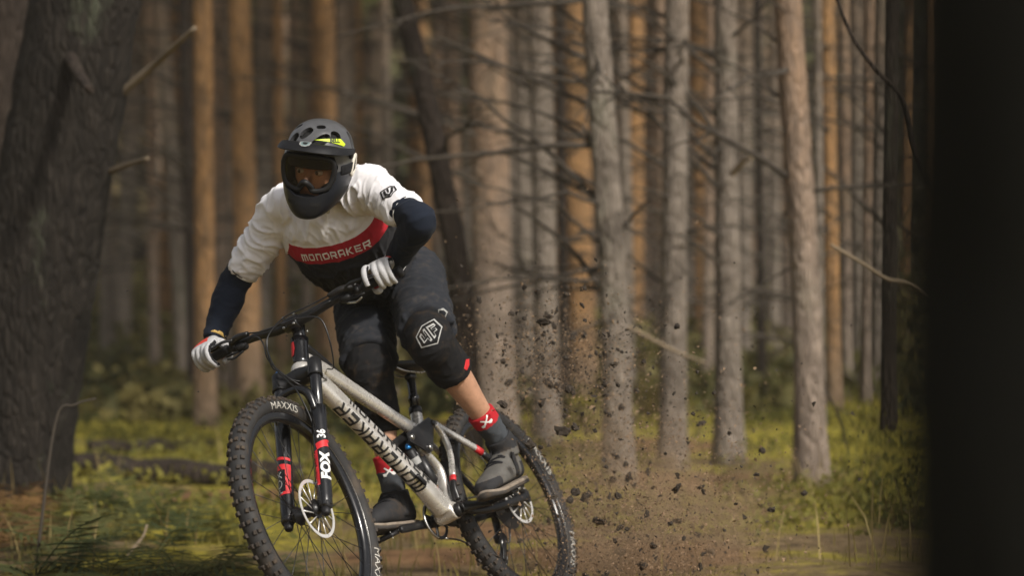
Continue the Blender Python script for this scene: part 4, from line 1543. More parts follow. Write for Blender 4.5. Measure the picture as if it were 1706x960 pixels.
# ---- drivetrain
BBp = V(.434, 0, .342)
bo('bottom_bracket', tube([BBp - Y_ * .062, BBp - Y_ * .058, BBp - Y_ * .04, BBp + Y_ * .04, BBp + Y_ * .058, BBp + Y_ * .062], [.015, .022, .024, .024, .022, .015], 22), 'black')
CRK = rad(4)
for s in (1, -1):
    d = -1 if s > 0 else 1
    cd_ = V(d * math.cos(CRK), 0, -d * math.sin(CRK))
    ca = bo('crank_arm', stube([BBp + Y_ * s * .066 - cd_ * .012, BBp + Y_ * s * .068, BBp + cd_ * .09 + Y_ * s * .072, BBp + cd_ * .172 + Y_ * s * .078, BBp + cd_ * .184 + Y_ * s * .078], [.014, .018, .014, .014, .009], 16, 6, hint=V(0, 0, 1), r2=[.006, .010, .008, .008, .006]), 'black')
    pc = BBp + cd_ * .172 + Y_ * s * .140
    tp = rad(-14)
    px_, pz_ = V(math.cos(tp), 0, math.sin(tp)), V(-math.sin(tp), 0, math.cos(tp))
    pe = bo('pedal', join(*[box(pc + px_ * a + Y_ * b, l, w, .015, [px_, Y_, pz_], .004) for a, b, l, w in ((.045, 0, .012, .098), (-.045, 0, .012, .098), (0, .044, .094, .012), (0, -.044, .094, .012), (0, 0, .020, .098), (.022, 0, .010, .09), (-.022, 0, .010, .09))]), 'black')
    bo('pedal_axle', tube([BBp + cd_ * .172 + Y_ * s * .078, pc + Y_ * s * .055], .007, 10), 'steel', pe)
    for a in (-.044, 0, .044):
        for b in (-.042, .042):
            for k in (1, -1):
                p = pc + px_ * a + Y_ * b
                bo('pedal_pin', tube([p + pz_ * k * .006, p + pz_ * k * .0125], .0019, 6), 'steel', pe)
cr = BBp - Y_ * .050
tt = np.linspace(0, 2 * np.pi, 128, endpoint=False)
teeth = np.where((np.arange(128) % 4) < 2, .0665, .0625)
outer = np.stack([np.cos(tt) * teeth, 0 * tt, np.sin(tt) * teeth], -1)
inner = np.stack([np.cos(tt) * .054, 0 * tt, np.sin(tt) * .054], -1)
ring = loft([cr + outer - Y_ * .0015, cr + outer + Y_ * .0015, cr + inner + Y_ * .0015, cr + inner - Y_ * .0015], closed=True)
chr_ = bo('chainring', ring, 'black', smooth=False)
for i in range(4):
    a = rad(20 + 90 * i)
    d = V(math.cos(a), 0, math.sin(a))
    bo('chainring_arm', box(cr + d * .035, .050, .005, .012, [d, Y_, np.cross(d, Y_)], .001), 'black', chr_)
ra_ = V(0, 0, .37)
cass = bo('cassette', lathe([(.017, -.024), (.021, -.045), (.023, -.045), (.024, -.041), (.030, -.041), (.031, -.037), (.038, -.037), (.039, -.033), (.047, -.033), (.048, -.029), (.058, -.029), (.059, -.025), (.070, -.025), (.071, -.021), (.084, -.021), (.085, -.018), (.02, -.018)], ra_, Y_, 64), 'darksteel', smooth=False)
# derailleur under the rear axle, on the right
dr = bo('derailleur', join(stube([V(.0, -.075, .362), V(-.012, -.082, .330), V(.005, -.080, .292)], [.011, .014, .012], 12, 5), box(V(.014, -.078, .275), .045, .026, .036, None, .007),
                           *[box((V(.022, -.052 - k * .012, .270) + V(.075, -.052 - k * .012, .192)) / 2, .100, .003, .022, [nrm(V(.053, 0, -.078)), Y_, np.cross(nrm(V(.053, 0, -.078)), Y_)], .001) for k in (0, 1)]), 'black')
for p in (V(.024, -.058, .268), V(.072, -.058, .196)):
    bo('jockey_wheel', lathe([(.005, -.003), (.022, -.003), (.022, .003), (.005, .003)], p, Y_, 22, closed=True), 'plastic', dr, smooth=False)
loop = [BBp + V(-.02, -.050, -.062), V(.30, -.050, .262), V(.10, -.055, .182), V(.072, -.057, .174), V(.052, -.057, .196), V(.048, -.057, .235), V(.040, -.056, .262), V(.005, -.050, .252), V(-.028, -.044, .318), V(-.050, -.040, .36), V(-.03, -.040, .412), V(.03, -.041, .424), V(.25, -.046, .410), BBp + V(-.004, -.050, .064)]
for a in np.linspace(rad(60), rad(-75), 7):
    loop.append(BBp + V(.064 * math.cos(a), -.050, .064 * math.sin(a)))
bo('chain', stube(loop, .0042, 6, 5, hint=Y_, r2=.003, closed=False), 'steel')
bo('rear_caliper', box(V(.060, .052, .435), .034, .030, .055, [nrm(V(.8, 0, -.6)), Y_, nrm(V(.6, 0, .8))], .007), 'black')
bo('rear_axle', tube([ra_ - Y_ * .078, ra_ + Y_ * .078], .009, 14), 'black')

# ================================================================ RIDER
Zc = V(0, 0, CAMZ)
J = {k: V(*p) + Zc for k, p in dict(
    RS=(-.745, 7.720, .249), LS=(-.443, 7.527, .312), RE=(-.917, 7.815, .003), LE=(-.281, 7.290, .206), RW=(-.967, 7.700, -.178), LW=(-.375, 7.489, .070),
    RH=(-.512, 8.165, -.010), LH=(-.332, 8.013, .039), RK=(-.466, 7.815, -.262), LK=(-.263, 7.649, -.169), RA=(-.380, 7.800, -.697), LA=(-.034, 7.862, -.513)).items()}
BF, BL, BU = BR3[:, 0], BR3[:, 1], BR3[:, 2]
HC, SCN = (J['RH'] + J['LH']) / 2, (J['RS'] + J['LS']) / 2
A = nrm(SCN - HC)
lp, ls = nrm(J['LH'] - J['RH']), nrm(J['LS'] - J['RS'])
PB = V(HC[0], HC[1], 0.0)
GW = {1: B2W(ST(barp(.333))), -1: B2W(ST(barp(-.333)))}
GA = {s: nrm(B2W(ST(barp(s * .36))) - B2W(ST(barp(s * .30)))) for s in (1, -1)}
PEDW = {1: B2W(BBp + V(-.172, .140, .012)), -1: B2W(BBp + V(.172, -.120, -.012))}

# spine with a rounded back
fr_ = nrm(np.cross(ls, A))                     # out of the chest
back = -fr_
SP = np.array([HC - A * .11 + fr_ * .03, HC - A * .05 + fr_ * .015, HC + A * .05 + fr_ * .0, HC + A * .17 + fr_ * .022, HC + A * .30 + fr_ * .045, HC + A * .41 + fr_ * .040, HC + A * .50 + fr_ * .010, HC + A * .55 - fr_ * .012, HC + A * .585 - fr_ * .030])
SW = [.10, .138, .152, .140, .152, .176, .172, .115, .072]
SD = [.08, .110, .118, .108, .112, .116, .096, .072, .062]


def torso(i0, i1, off, n=40):
    Q = spline(SP, 6)
    w = spline(np.array(SW)[:, None], 6)[:, 0]
    d = spline(np.array(SD)[:, None], 6)[:, 0]
    T = np.gradient(Q, axis=0)
    secs = []
    for i in range(int(i0 * 6), int(i1 * 6) + 1):
        t = nrm(T[i])
        k = i / (len(Q) - 1)
        l = nrm(lp * (1 - k) + ls * k)
        l = nrm(l - t * (l @ t))
        f = np.cross(l, t)
        secs.append(sec(Q[i], l, f, w[i] + off, d[i] + off, 2.35, n))
    return loft(secs)


def limb(pts, rr, off=0, n=24, m=7, hint=None, flat=None):
    r = np.asarray(rr, float) + off
    return stube(pts, r, n, m, hint=hint, r2=None if flat is None else r * np.asarray(flat))


def seg(a, b, t):
    return a + (b - a) * t


def bent(a, b, c, push=0.0):
    return [a, seg(a, b, .5), seg(a, b, .88), b, seg(b, c, .12), seg(b, c, .5), c]


def arm(s, off, t0, t1):
    S, E, W = (J['LS'], J['LE'], J['LW']) if s > 0 else (J['RS'], J['RE'], J['RW'])
    P = [seg(S, SCN, .35), S, seg(S, E, .35), seg(S, E, .75), E, seg(E, W, .25), seg(E, W, .6), W]
    R_ = [.055, .060, .053, .045, .046, .046, .038, .030]
    Q = spline(P, 8)
    r = spline(np.array(R_)[:, None], 8)[:, 0]
    x = np.linspace(0, len(P) - 1, len(Q))
    m = (x >= t0 - 1e-6) & (x <= t1 + 1e-6)
    return tube(Q[m], r[m] + off, 24)


def leg_path(s):
    H, K, A_ = (J['LH'], J['LK'], J['LA']) if s > 0 else (J['RH'], J['RK'], J['RA'])
    kf = nrm((K - H) / np.linalg.norm(K - H) - (A_ - K) / np.linalg.norm(A_ - K))     # knee points this way
    P = [seg(H, HC, .25), H, seg(H, K, .4), seg(H, K, .8), K + kf * .012, seg(K, A_, .14) + kf * .006, seg(K, A_, .34) - kf * .014, seg(K, A_, .62) - kf * .006, seg(K, A_, .88), A_]
    R_ = [.084, .084, .075, .064, .060, .056, .058, .046, .037, .036]
    return P, R_, kf


def leg(s, off, t0, t1, extra=None, n=28):
    P, R_, kf = leg_path(s)
    Q = spline(P, 8)
    r = spline(np.array(R_)[:, None], 8)[:, 0]
    x = np.linspace(0, len(P) - 1, len(Q))
    m = (x >= t0 - 1e-6) & (x <= t1 + 1e-6)
    rr = r[m] + off
    if extra is not None:
        rr = rr + np.interp(x[m], *extra)
    return tube(Q[m], rr, n, hint=kf)


# ---- head frame (looking a little to the photograph's left, chin down)
HEADC = V(-.6025, 7.425, .386) + Zc
hf = nrm(V(-.25, -.93, -.22))
hu = nrm(V(.10, -.20, 1.0))
hu = nrm(hu - hf * (hu @ hf))
hl = np.cross(hu, hf)
HSC = .945
HL = lambda x, y, z: HEADC + (hf * x + hl * y + hu * z) * HSC

# hand: palm and five fingers closed on the grip
def hand(s, off=0.0, part='all', straight=True):
    c, b = GW[s], GA[s]                       # b points to the bar end
    W = J['LW'] if s > 0 else J['RW']
    e = W - c
    e = nrm(e - b * (e @ b))                  # towards the wrist
    n1 = np.cross(b, e) * (1 if s > 0 else -1)
    if n1 @ V(0, -1, -.2) < 0:
        n1 = -n1                              # towards the knuckles (front of the bar)
    P = lambda ang, r, a: c + b * a + (e * math.cos(ang) + n1 * math.sin(ang)) * r
    parts = []
    offs = [-.034, -.012, .010, .030]
    lens = [1.0, 1.06, 1.0, .84]
    if part in ('all', 'palm'):
        knuckle_c = P(rad(84), .047, -.002)
        secs = []
        for t, w, h in ((0, .029, .020), (.18, .031, .021), (.45, .038, .019), (.75, .043, .017), (1.0, .042, .013), (1.1, .038, .008)):
            cc = seg(W, knuckle_c, t) + (e * .004) * math.sin(math.pi * min(t, 1))
            d = nrm(knuckle_c - W)
            bb = nrm(b - d * (b @ d))
            secs.append(sec(cc, bb, np.cross(d, bb), w + off, h + off, 2.5, 24))
        parts.append(loft(secs))
    if part in ('all', 'fingers'):
        for i, (a, l) in enumerate(zip(offs, lens)):
            if i == 0 and straight:           # index finger laid on the brake lever
                pts = [P(rad(70), .038, a), P(rad(96), .052, a - .002), P(rad(122), .065, a - .004), P(rad(146), .067, a - .006), P(rad(168), .061, a - .008)]
            else:
                pts = [P(rad(68), .038, a), P(rad(94), .050, a), P(rad(132), .045 * l + .001, a + .001), P(rad(182), .031, a + .002), P(rad(232), .029, a + .002)]
            rr = np.array([.0095, .0100, .0092, .0085, .0072]) * (1 if i < 3 else .9)
            parts.append(stube(pts, rr + off, 14, 6))
        # thumb from the inner side of the palm, closing under the grip
        pts = [seg(W, P(rad(40), .040, -.030), .45) - b * .014, P(rad(5), .040, -.042), P(rad(-45), .036, -.048), P(rad(-85), .031, -.040), P(rad(-112), .029, -.026)]
        parts.append(stube(pts, np.array([.013, .0125, .0115, .0105, .0085]) + off, 14, 6))
    return parts, P, e, n1, b, W


def foot_frame(s):
    ped, An = PEDW[s], J['LA'] if s > 0 else J['RA']
    toe = nrm(V(-.26, -.95, -.07)) if s > 0 else nrm(V(-.55, -.80, -.02))
    up = nrm(BU - toe * (BU @ toe))
    up = nrm(up + V(0, 0, .25))
    up = nrm(up - toe * (up @ toe))
    side = np.cross(up, toe)
    return ped, An, toe, up, side


def shoe(s, off=0.0):
    ped, An, toe, up, side = foot_frame(s)
    base = ped + up * .012                     # sole rests on the pedal
    h0 = (An - base) @ toe - .055              # heel position along the shoe
    sd0 = (An - base) @ side
    hgt = (An - base) @ up
    secs = []
    for t, w, h in ((0, .024, .065), (.05, .036, .095), (.2, .042, .112), (.36, .044, .104), (.5, .046, .082), (.66, .051, .066), (.82, .049, .055), (.93, .039, .044), (.99, .020, .028)):
        c = base + toe * (h0 + .285 * t) + side * (sd0 * (1 - t) ** 1.0)
        secs.append(sec(c + up * (.022 + h * .40), side, up, w + off, h * .60 + off, 2.4, 26, rbn=h * .40 + off))
    body_ = loft(secs)
    sole = []
    for t, w in ((0, .020), (.04, .036), (.2, .043), (.36, .042), (.5, .046), (.66, .053), (.82, .052), (.93, .042), (1.0, .018)):
        c = base + toe * (h0 - .004 + .292 * t) + side * (sd0 * (1 - t))
        rise = .012 * max(0, (t - .8) / .2) ** 2
        sole.append(sec(c + up * (.014 + rise), side, up, w * .93, .010, 3.2, 26))
    collar = stube([An - up * .05 , An - up * .01, An + nrm((J['LK'] if s > 0 else J['RK']) - An) * .03], np.array([.046, .049, .048]) + off, 22, 5, hint=toe)
    return body_, loft(sole), collar, (base, toe, up, side, h0, sd0)


# ---- body: one continuous skin
bparts = [torso(0, 8, -.012)]
bparts.append(stube([HC + A * .55, HC + A * .62, HEADC - hu * .06 - hf * .02, HEADC - hu * .02 - hf * .01], [.062, .058, .058, .06], 20, 5))
hs_ = []
for z, w, f_, b_ in ((-.118, .030, .070, -.030), (-.105, .045, .082, .0), (-.075, .058, .088, .05), (-.035, .066, .088, .075), (.0, .070, .086, .088), (.045, .072, .086, .094), (.085, .062, .068, .080), (.105, .042, .045, .055), (.113, .02, .02, .03)):
    hs_.append(sec(HL((f_ - b_) / 2, 0, z + .012), hl, hf, w, (f_ + b_) / 2, 2.2, 28))
bparts.append(loft(hs_))
bparts.append(stube([HL(.080, 0, .012), HL(.094, 0, -.010), HL(.110, 0, -.034), HL(.094, 0, -.044)], [.008, .010, .0135, .008], 12, 5))      # nose
for s in (1, -1):
    bparts.append(stube([HL(.080, s * .012, .028), HL(.084, s * .035, .033), HL(.074, s * .055, .026)], [.008, .009, .007], 10, 4))             # brow
    bparts.append(stube([HL(.088, -.022 * s, -.066), HL(.094, 0, -.067)], [.006, .007], 10))                                                    # lips
    bparts.append(ellipsoid(HL(-.005, s * .072, -.005), hf, hu, hl, .018, .030, .008, 12, 6))                                                   # ear
    bparts.append(arm(s, -.006, 0, 7))
    bparts += hand(s, -.003)[0]
    bparts.append(leg(s, -.006, 0, 9))
    bparts.append(shoe(s, -.006)[0])
bv, bf_, _ = remesh(join(*bparts), .0060, 3)
person = obj('person', (bv, bf_), MAT['skin'], root_at=PB)
tag(person, 'rider in full face helmet, white red and black jersey and dark shorts on the bike', 'person')
for s in (1, -1):
    ec = HL(.0845, s * .031, -.010)
    e = obj('eye', ellipsoid(ec, hl, hu, hf, .0135, .0095, .012, 16, 10), MAT['eye'], person)
    obj('eyebrow', stube([HL(.093, s * .014, .008), HL(.094, s * .032, .014), HL(.084, s * .052, .008)], [.003, .0036, .002], 8, 4), MAT['iris'], person)
    obj('iris', lathe([(.0005, .0125), (.004, .0122), (.0058, .0108)], ec - hl * .002, hf, 16), MAT['iris'], e)


# ---- cloth folds
def fold(v, n, dirs, fr, amp, seed, sharp=2.4, warp=.05, only_out=True):
    """push creases out along the normals: dirs/fr give how fast the cloth undulates along each axis"""
    out = v.copy()
    D = np.stack(dirs)
    q = (v @ D.T) * V(*fr)
    for i in range(len(v)):
        p = Vector(q[i]) + Vector((seed * 7.1, seed * 3.3, 0))
        w = noise.noise_vector(Vector(v[i]) * 9 + Vector((seed, 0, 0))) * warp * fr[0]
        a = noise.noise(p + w)
        r = (1 - abs(a) * 2) if abs(a) < .5 else 0
        r = max(r, 0) ** sharp
        a2 = noise.noise(p * 1.9 + w * 1.4 + Vector((3, seed, 9)))
        r = r + .38 * max(0, 1 - abs(a2) * 2.6) ** (sharp * 1.2)
        b = noise.noise(p * .45 + Vector((5, 5, seed)))
        out[i] += n[i] * amp * (r * .75 + .5 * max(b, -.3))
    return out


# ---- jersey
sl_parts = [torso(1.9, 7.6, .016)]
for s in (1, -1):
    S, E = (J['LS'], J['LE']) if s > 0 else (J['RS'], J['RE'])
    tend = .73 if s > 0 else .80
    P = [seg(S, SCN, .45) + A * .005, seg(S, SCN, .02), seg(S, E, .3), seg(S, E, .6), seg(S, E, tend)]
    sl_parts.append(stube(P, [.070, .071, .061, .055, .049], 28, 7))
jv, jf, jn = remesh(join(*sl_parts), .0046, 10)
Tn = A
jl = nrm(ls - A * (ls @ A))
armR, armL = nrm(J['RE'] - J['RS']), nrm(J['LE'] - J['LS'])
tR = (jv - J['RS']) @ armR
tL = (jv - J['LS']) @ armL
dR = np.linalg.norm(jv - J['RS'] - tR[:, None] * armR, axis=1)
dL = np.linalg.norm(jv - J['LS'] - tL[:, None] * armL, axis=1)
isR = (tR > .03) & (dR < .095)
isL = (tL > .03) & (dL < .095)
v1 = fold(jv, jn, [jl, A, fr_], (21, 6, 8), .017, 1)
v2 = fold(jv, jn, [armR, np.cross(armR, A), A], (22, 8, 8), .014, 2)
v3 = fold(jv, jn, [armL, np.cross(armL, A), A], (22, 8, 8), .014, 3)
wR = np.clip((tR - .0) / .08, 0, 1) * np.clip((.12 - dR) / .03, 0, 1)
wL = np.clip((tL - .0) / .08, 0, 1) * np.clip((.12 - dL) / .03, 0, 1)
jv2 = v1 * (1 - wR - wL).clip(0, 1)[:, None] + v2 * wR[:, None] + v3 * (wL * (1 - wR))[:, None]
# colour blocks: position down the torso, tilted across the chest; sleeves stay white
xa = (jv - SCN) @ A
xl = (jv - SCN) @ jl
J_TOP, J_BOT, J_TILT = -.054, -.112, -.17
kk = (J_TOP - (xa + J_TILT * xl)) / (J_TOP - J_BOT) + 1.0
kk = np.where(isR | isL, np.minimum(kk, .5), kk)
# printed areas lie smoother than the loose cloth
so = nrm(V(0, -1, .35) - armL * (V(0, -1, .35) @ armL))
flat = np.clip((kk - .6) / .3, 0, 1) * np.clip((2.5 - kk) / .4, 0, 1) * (xl < .19)
flat = np.maximum(flat, np.clip((.085 - np.linalg.norm(jv - (seg(J['LS'], J['LE'], .52) + so * .058), axis=1)) / .03, 0, 1))
jv2 = jv + (jv2 - jv) * (1 - .72 * flat)[:, None]
jersey = obj('jersey', (jv2, jf), MAT['jersey'], person, attrs=dict(block=kk))
jtree = bvh((jv2, jf))
for s, E, S in ((1, J['LE'], J['LS']), (-1, J['RE'], J['RS'])):
    tend = .73 if s > 0 else .80
    c = seg(S, E, tend)
    obj('sleeve_hem', lathe([(.047, -.005), (.0500, -.006), (.0505, .004), (.048, .005)], c, nrm(E - S), 40, closed=True), MAT['white'], jersey)

cvis = nrm(fr_ * .8 + A * .3)
ju = nrm(jl + A * .17)
bc = SCN + A * (-.080) + fr_ * .155 + jl * .02
decal('jersey_lettering', block_text('MONDRAKER', .255, .026), bc, ju, np.cross(cvis, ju), jtree, MAT['white'], jersey, .0022, .005)
# shield badge on the left sleeve
so = nrm(V(0, -1, .35) - armL * (V(0, -1, .35) @ armL))
sc_ = seg(J['LS'], J['LE'], .52) + so * .06
bu = nrm(np.cross(armL, so))
for nm, shp in (('sleeve_badge', ring2d([(-.026, .022), (.026, .026), (.030, -.004), (.006, -.030), (-.024, -.016)], .80)),
                ('sleeve_badge', poly2d([(-.016, .014), (-.008, .015), (-.006, -.006), (.004, -.012), (.010, .002), (.012, .017), (.020, .018), (.017, -.008), (.004, -.022), (-.012, -.012)])),
                ('sleeve_badge', poly2d([(-.003, .014), (.004, .015), (.004, -.004), (-.002, -.004)]))):
    decal(nm, (shp[0] * .95, shp[1]), sc_, nrm(V(1, 0, .35)), np.cross(so, nrm(V(1, 0, .35))), jtree, MAT['blackprint'], jersey, .0022, .005)
soR = nrm(V(0, -1, .1) - armR * (V(0, -1, .1) @ armR))
decal('sleeve_mark', poly2d([(-.020, .003), (.018, -.001), (.020, -.006), (-.018, -.001)]), seg(J['RS'], J['RE'], .78) + soR * .06, -np.cross(armR, soR), -armR, jtree, MAT['blackprint'], jersey, .0022, .005)

# ---- dark base layer sleeves
for s in (1, -1):
    v, f, n = remesh(arm(s, .004, 2.4, 6.9), .0055, 6)
    S, E, W = (J['LS'], J['LE'], J['LW']) if s > 0 else (J['RS'], J['RE'], J['RW'])
    ax_ = nrm(W - S)
    v = fold(v, n, [ax_, np.cross(ax_, A), A], (26, 8, 8), .005, 5 + s)
    obj('under_sleeve', (v, f), MAT['navy'], person)

# ---- shorts
sh_parts = [torso(.3, 2.75, .018)]
for s in (1, -1):
    P, R_, kf = leg_path(s)
    sh_parts.append(leg(s, .012, 0, 3.25 if s > 0 else 3.8, ([0, 1, 2, 3, 3.3, 4], [0, .004, .008, .014, .019, .019])))
v, f, n = remesh(join(*sh_parts), .0065, 8)
th = nrm(J['LK'] - J['LH'])
v = fold(v, n, [th, jl, np.cross(th, jl)], (20, 10, 10), .011, 9)
shorts = obj('shorts', (v, f), MAT['shorts'], person)
stree = bvh((v, f))
P, R_, kfL = leg_path(1)
kn = nrm(V(0, -1, .1))
decal('shorts_badge', ring2d([(-.016, .012), (.0, .018), (.015, .010), (.013, -.010), (.002, -.018), (-.012, -.010)], .74), at(735, 524, 7.58) , V(1, 0, -.25), np.cross(-nrm(V(0, 1, 0)), V(1, 0, -.25)) * 1, stree, MAT['greyprint'], shorts, .002, .006)

# ---- knee pads
for s in (1, -1):
    P, R_, kf = leg_path(s)
    v, f, n = remesh(leg(s, .009, 2.7, 5.95 if s > 0 else 6.5, ([2.7, 3.6, 4.3, 5.4, 6.5], [.0, .005, .010, .003, -.003])), .0055, 6)
    ax_ = nrm((J['LA'] if s > 0 else J['RA']) - (J['LK'] if s > 0 else J['RK']))
    v = fold(v, n, [ax_, np.cross(ax_, kf), kf], (30, 12, 12), .005, 12 + s)
    pad = obj('knee_pad', (v, f), MAT['pad'], person)
    if s > 0:
        ptree = BVHTree.FromPolygons([Vector(x) for x in np.concatenate([v, np.asarray([tuple(w.co) for w in shorts.data.vertices]) + PB]).tolist()],
                                     f + [tuple(i + len(v) for i in p.vertices) for p in shorts.data.polygons])
        o_ = at(714, 558, 7.50)
        uu, vv = V(.80, 0, .60), V(-.60, 0, .80)
        hexo = [(-.046, -.020), (-.040, .018), (-.004, .036), (.040, .030), (.046, -.006), (.004, -.040)]
        decal('pad_emblem', ring2d(hexo, .90), o_, uu, vv, ptree, MAT['greyprint'], pad, .0022, .006)
        for g in ([(-.030, -.014), (-.030, .012), (-.020, .018), (-.020, -.004), (-.010, .002), (-.010, .022), (-.002, .024), (-.002, -.020), (-.010, -.022), (-.010, -.008), (-.020, -.012)],
                  [(.004, -.022), (.004, .024), (.030, .020), (.032, .012), (.014, .014), (.014, .006), (.028, .004), (.028, -.004), (.014, -.004), (.014, -.018)]):
            decal('pad_emblem', ring2d(g, .72), o_, uu, vv, ptree, MAT['greyprint'], pad, .0022, .006)
        decal('pad_mark', poly2d([(-.006, .016), (.004, .018), (.008, .0), (.004, -.018), (-.006, -.014)]), at(777, 608, 7.66), V(1, 0, -.2), V(.2, 0, 1), ptree, MAT['red'], pad, .002, .006)

# ---- socks, shoes
for s in (1, -1):
    K, An = (J['LK'], J['LA']) if s > 0 else (J['RK'], J['RA'])
    v, f, n = remesh(leg(s, .0035, 7.15 if s > 0 else 7.05, 9), .005, 3)
    ax_ = nrm(An - K)
    v = fold(v, n, [ax_, np.cross(ax_, hf), hf], (40, 6, 6), .0025, 20 + s)
    xx = (v - An) @ ax_
    me_i = [0 if np.mean(xx[list(q)]) < -.100 else 1 for q in f]
    sock = obj('sock', (v, f), [MAT['sock_red'], MAT['sock_grey']], person, mi=me_i)
    tr_ = bvh((v, f))
    o_ = An - ax_ * .105 + V(0, -.05, 0)
    uu = nrm(np.cross(ax_, V(0, 1, 0)))
    for shp in (poly2d([(-.016, -.014), (-.012, -.017), (.017, .012), (.013, .016)]), poly2d([(.016, -.012), (.012, -.016), (-.016, .008), (-.013, .012)]),
                poly2d([(.008, -.006), (.020, -.004), (.022, -.012), (.014, -.018), (.006, -.013)]), poly2d([(-.022, -.010), (-.012, -.008), (-.010, -.018), (-.020, -.019)])):
        decal('sock_motif', shp, o_, uu, -ax_, tr_, MAT['white'], sock, .0015, .006)
    sb, sl, col, (base, toe, up, side, h0, sd0) = shoe(s)
    v, f, n = remesh(join(sb, col), .0045, 5)
    ts = ((v - base) @ toe - h0) / .285
    us = (v - base) @ up
    smi = []
    for q in f:
        i = list(q)
        t, u = ts[i].mean(), us[i].mean()
        smi.append(1 if (t > .80 and u < .062) or (t < .16 and u < .075) or u < .034 or u > .125 else 0)
    sh_ = obj('shoe', (v, f), [MAT['shoe' if s > 0 else 'shoe_dark'], MAT['shoe_dark']], person, mi=smi)
    sv_ = sl[0].copy()
    hh = (sv_ - base) @ up
    obj('midsole', (sv_, sl[1]), MAT['midsole'], sh_)
    obj('sole', ((sv_ - sv_.mean(0)) * 1.012 + sv_.mean(0) - up * .007, sl[1]), MAT['sole'], sh_)
    tr_ = bvh((v, f))
    for k in range(5):
        t = .34 + .055 * k
        c = base + toe * (h0 + .285 * t) + up * .12 + side * (sd0 * (1 - t))
        P = []
        for y in np.linspace(-.030, .030, 7):
            p = c + side * y + toe * (.007 if k % 2 else -.007) * (y / .030)
            h = tr_.ray_cast(Vector(p), Vector(-up), .2)
            P.append((np.array(h[0]) if h[0] is not None else p - up * .06) + up * .002)
        obj('lace', tube(P, .0034, 6), MAT['glove_black'], sh_)
    P = []
    for a in np.linspace(-2.0, 2.0, 13):      # strap over the instep
        c = base + toe * (h0 + .285 * .30) + up * .055 + side * sd0 * .7
        d = up * math.cos(a) + side * math.sin(a)
        h = tr_.ray_cast(Vector(c + d * .12), Vector(-d), .2)
        P.append((np.array(h[0]) if h[0] is not None else c + d * .05) + d * .001)
    obj('strap', tube(P, .016, 8, hint=toe, r2=.0045), MAT['shoe_dark'], sh_)

# ---- gloves
for s in (1, -1):
    palm, P, e, n1, b, W = hand(s, .0025, 'palm')
    fing = hand(s, .0018, 'fingers')[0]
    v, f, n = remesh(join(*(palm + fing)), .0026, 2)
    kc = P(rad(84), .047, 0)
    kd = nrm(kc - W)
    ln = np.linalg.norm(kc - W)
    mi = []
    for q in f:
        i = list(q)
        c = v[i].mean(0)
        nn = nrm(n[i].mean(0))
        t = (c - W) @ kd / ln
        x = (c - W) @ b
        if t > .80 and abs(nn @ b) > .86:
            mi.append(1)
        elif .05 < t < .98 and nn @ V(-.15 if s > 0 else -.75, -.1, .95 if s > 0 else .55) > (.62 if s > 0 else .80):
            mi.append(2)
        else:
            mi.append(0)
    gl = obj('glove', (v, f), [MAT['glove'], MAT['glove_black'], MAT['glove_red']], person, mi=mi)
    gt = bvh((v, f))
    kd = nrm(P(rad(84), .047, 0) - W)
    obj('glove_cuff', stube([W - kd * .016, W + kd * .004, W + kd * .026], [.0355, .0345, .0345], 24, 5, hint=b, r2=[.030, .028, .026]), MAT['glove_black'], gl)
    ax_ = nrm(J['LE' if s > 0 else 'RE'] - W)
    obj('wrist_tab' if s > 0 else 'bracelet', lathe([(.0345, -.006), (.0375, -.006), (.0375, .006), (.0345, .006)], W + ax_ * (.018 if s > 0 else .026), ax_, 30, closed=True), MAT['white' if s > 0 else 'band'], gl if s > 0 else person)

# ---- helmet
HZ = [.150, .143, .125, .095, .05, .005, -.04, -.08, -.115, -.145, -.160, -.166]
HWd = [.016, .046, .074, .096, .109, .112, .109, .100, .083, .058, .038, .020]
HFt = [.020, .056, .084, .108, .126, .132, .134, .138, .140, .136, .126, .112]
HBk = [.020, .060, .094, .122, .140, .141, .130, .108, .070, .015, -.030, -.060]


def hsurf(z, ang, k=1.0):
    """helmet outer skin: height z, azimuth ang (0 ahead, + to the rider's left)"""
    zs, w = HZ[::-1], HWd[::-1]
    w_, f_, b_ = np.interp(z, zs, w) * k, np.interp(z, zs, HFt[::-1]) * k, np.interp(z, zs, HBk[::-1]) * k
    cx = (f_ - b_) / 2
    ex = (f_ + b_) / 2
    co, si = math.cos(ang), math.sin(ang)
    p = 2.3
    return HL(cx + ex * np.sign(co) * abs(co) ** (2 / p), w_ * np.sign(si) * abs(si) ** (2 / p), z)


def egg(k=1.0, zlo=-.166, zhi=.150, n=64):
    zz = np.concatenate([np.linspace(-.166, -.12, 8), np.linspace(-.11, .11, 18), np.linspace(.118, .150, 9)])
    zz = zz[(zz >= zlo - 1e-6) & (zz <= zhi + 1e-6)]
    return loft([np.array([hsurf(z, a, k) for a in np.linspace(0, 2 * math.pi, n, endpoint=False)]) * 1.0 if k == 1.0 else np.array([HEADC + (hsurf(z, a) - HEADC) * k for a in np.linspace(0, 2 * math.pi, n, endpoint=False)]) for z in zz])


ev_, ef_, _ = remesh(egg(), .006, 6)
port = loft([np.array([HL(x, y * kx, z) for y, z in [(-.094, .012), (-.090, -.030), (-.074, -.064), (-.030, -.083), (0, -.086), (.030, -.083), (.074, -.064), (.090, -.030), (.094, .016), (.082, .050), (.04, .058), (0, .059), (-.04, .058), (-.082, .050)]]) for x, kx in ((.03, 1.0), (.2, 1.0))])


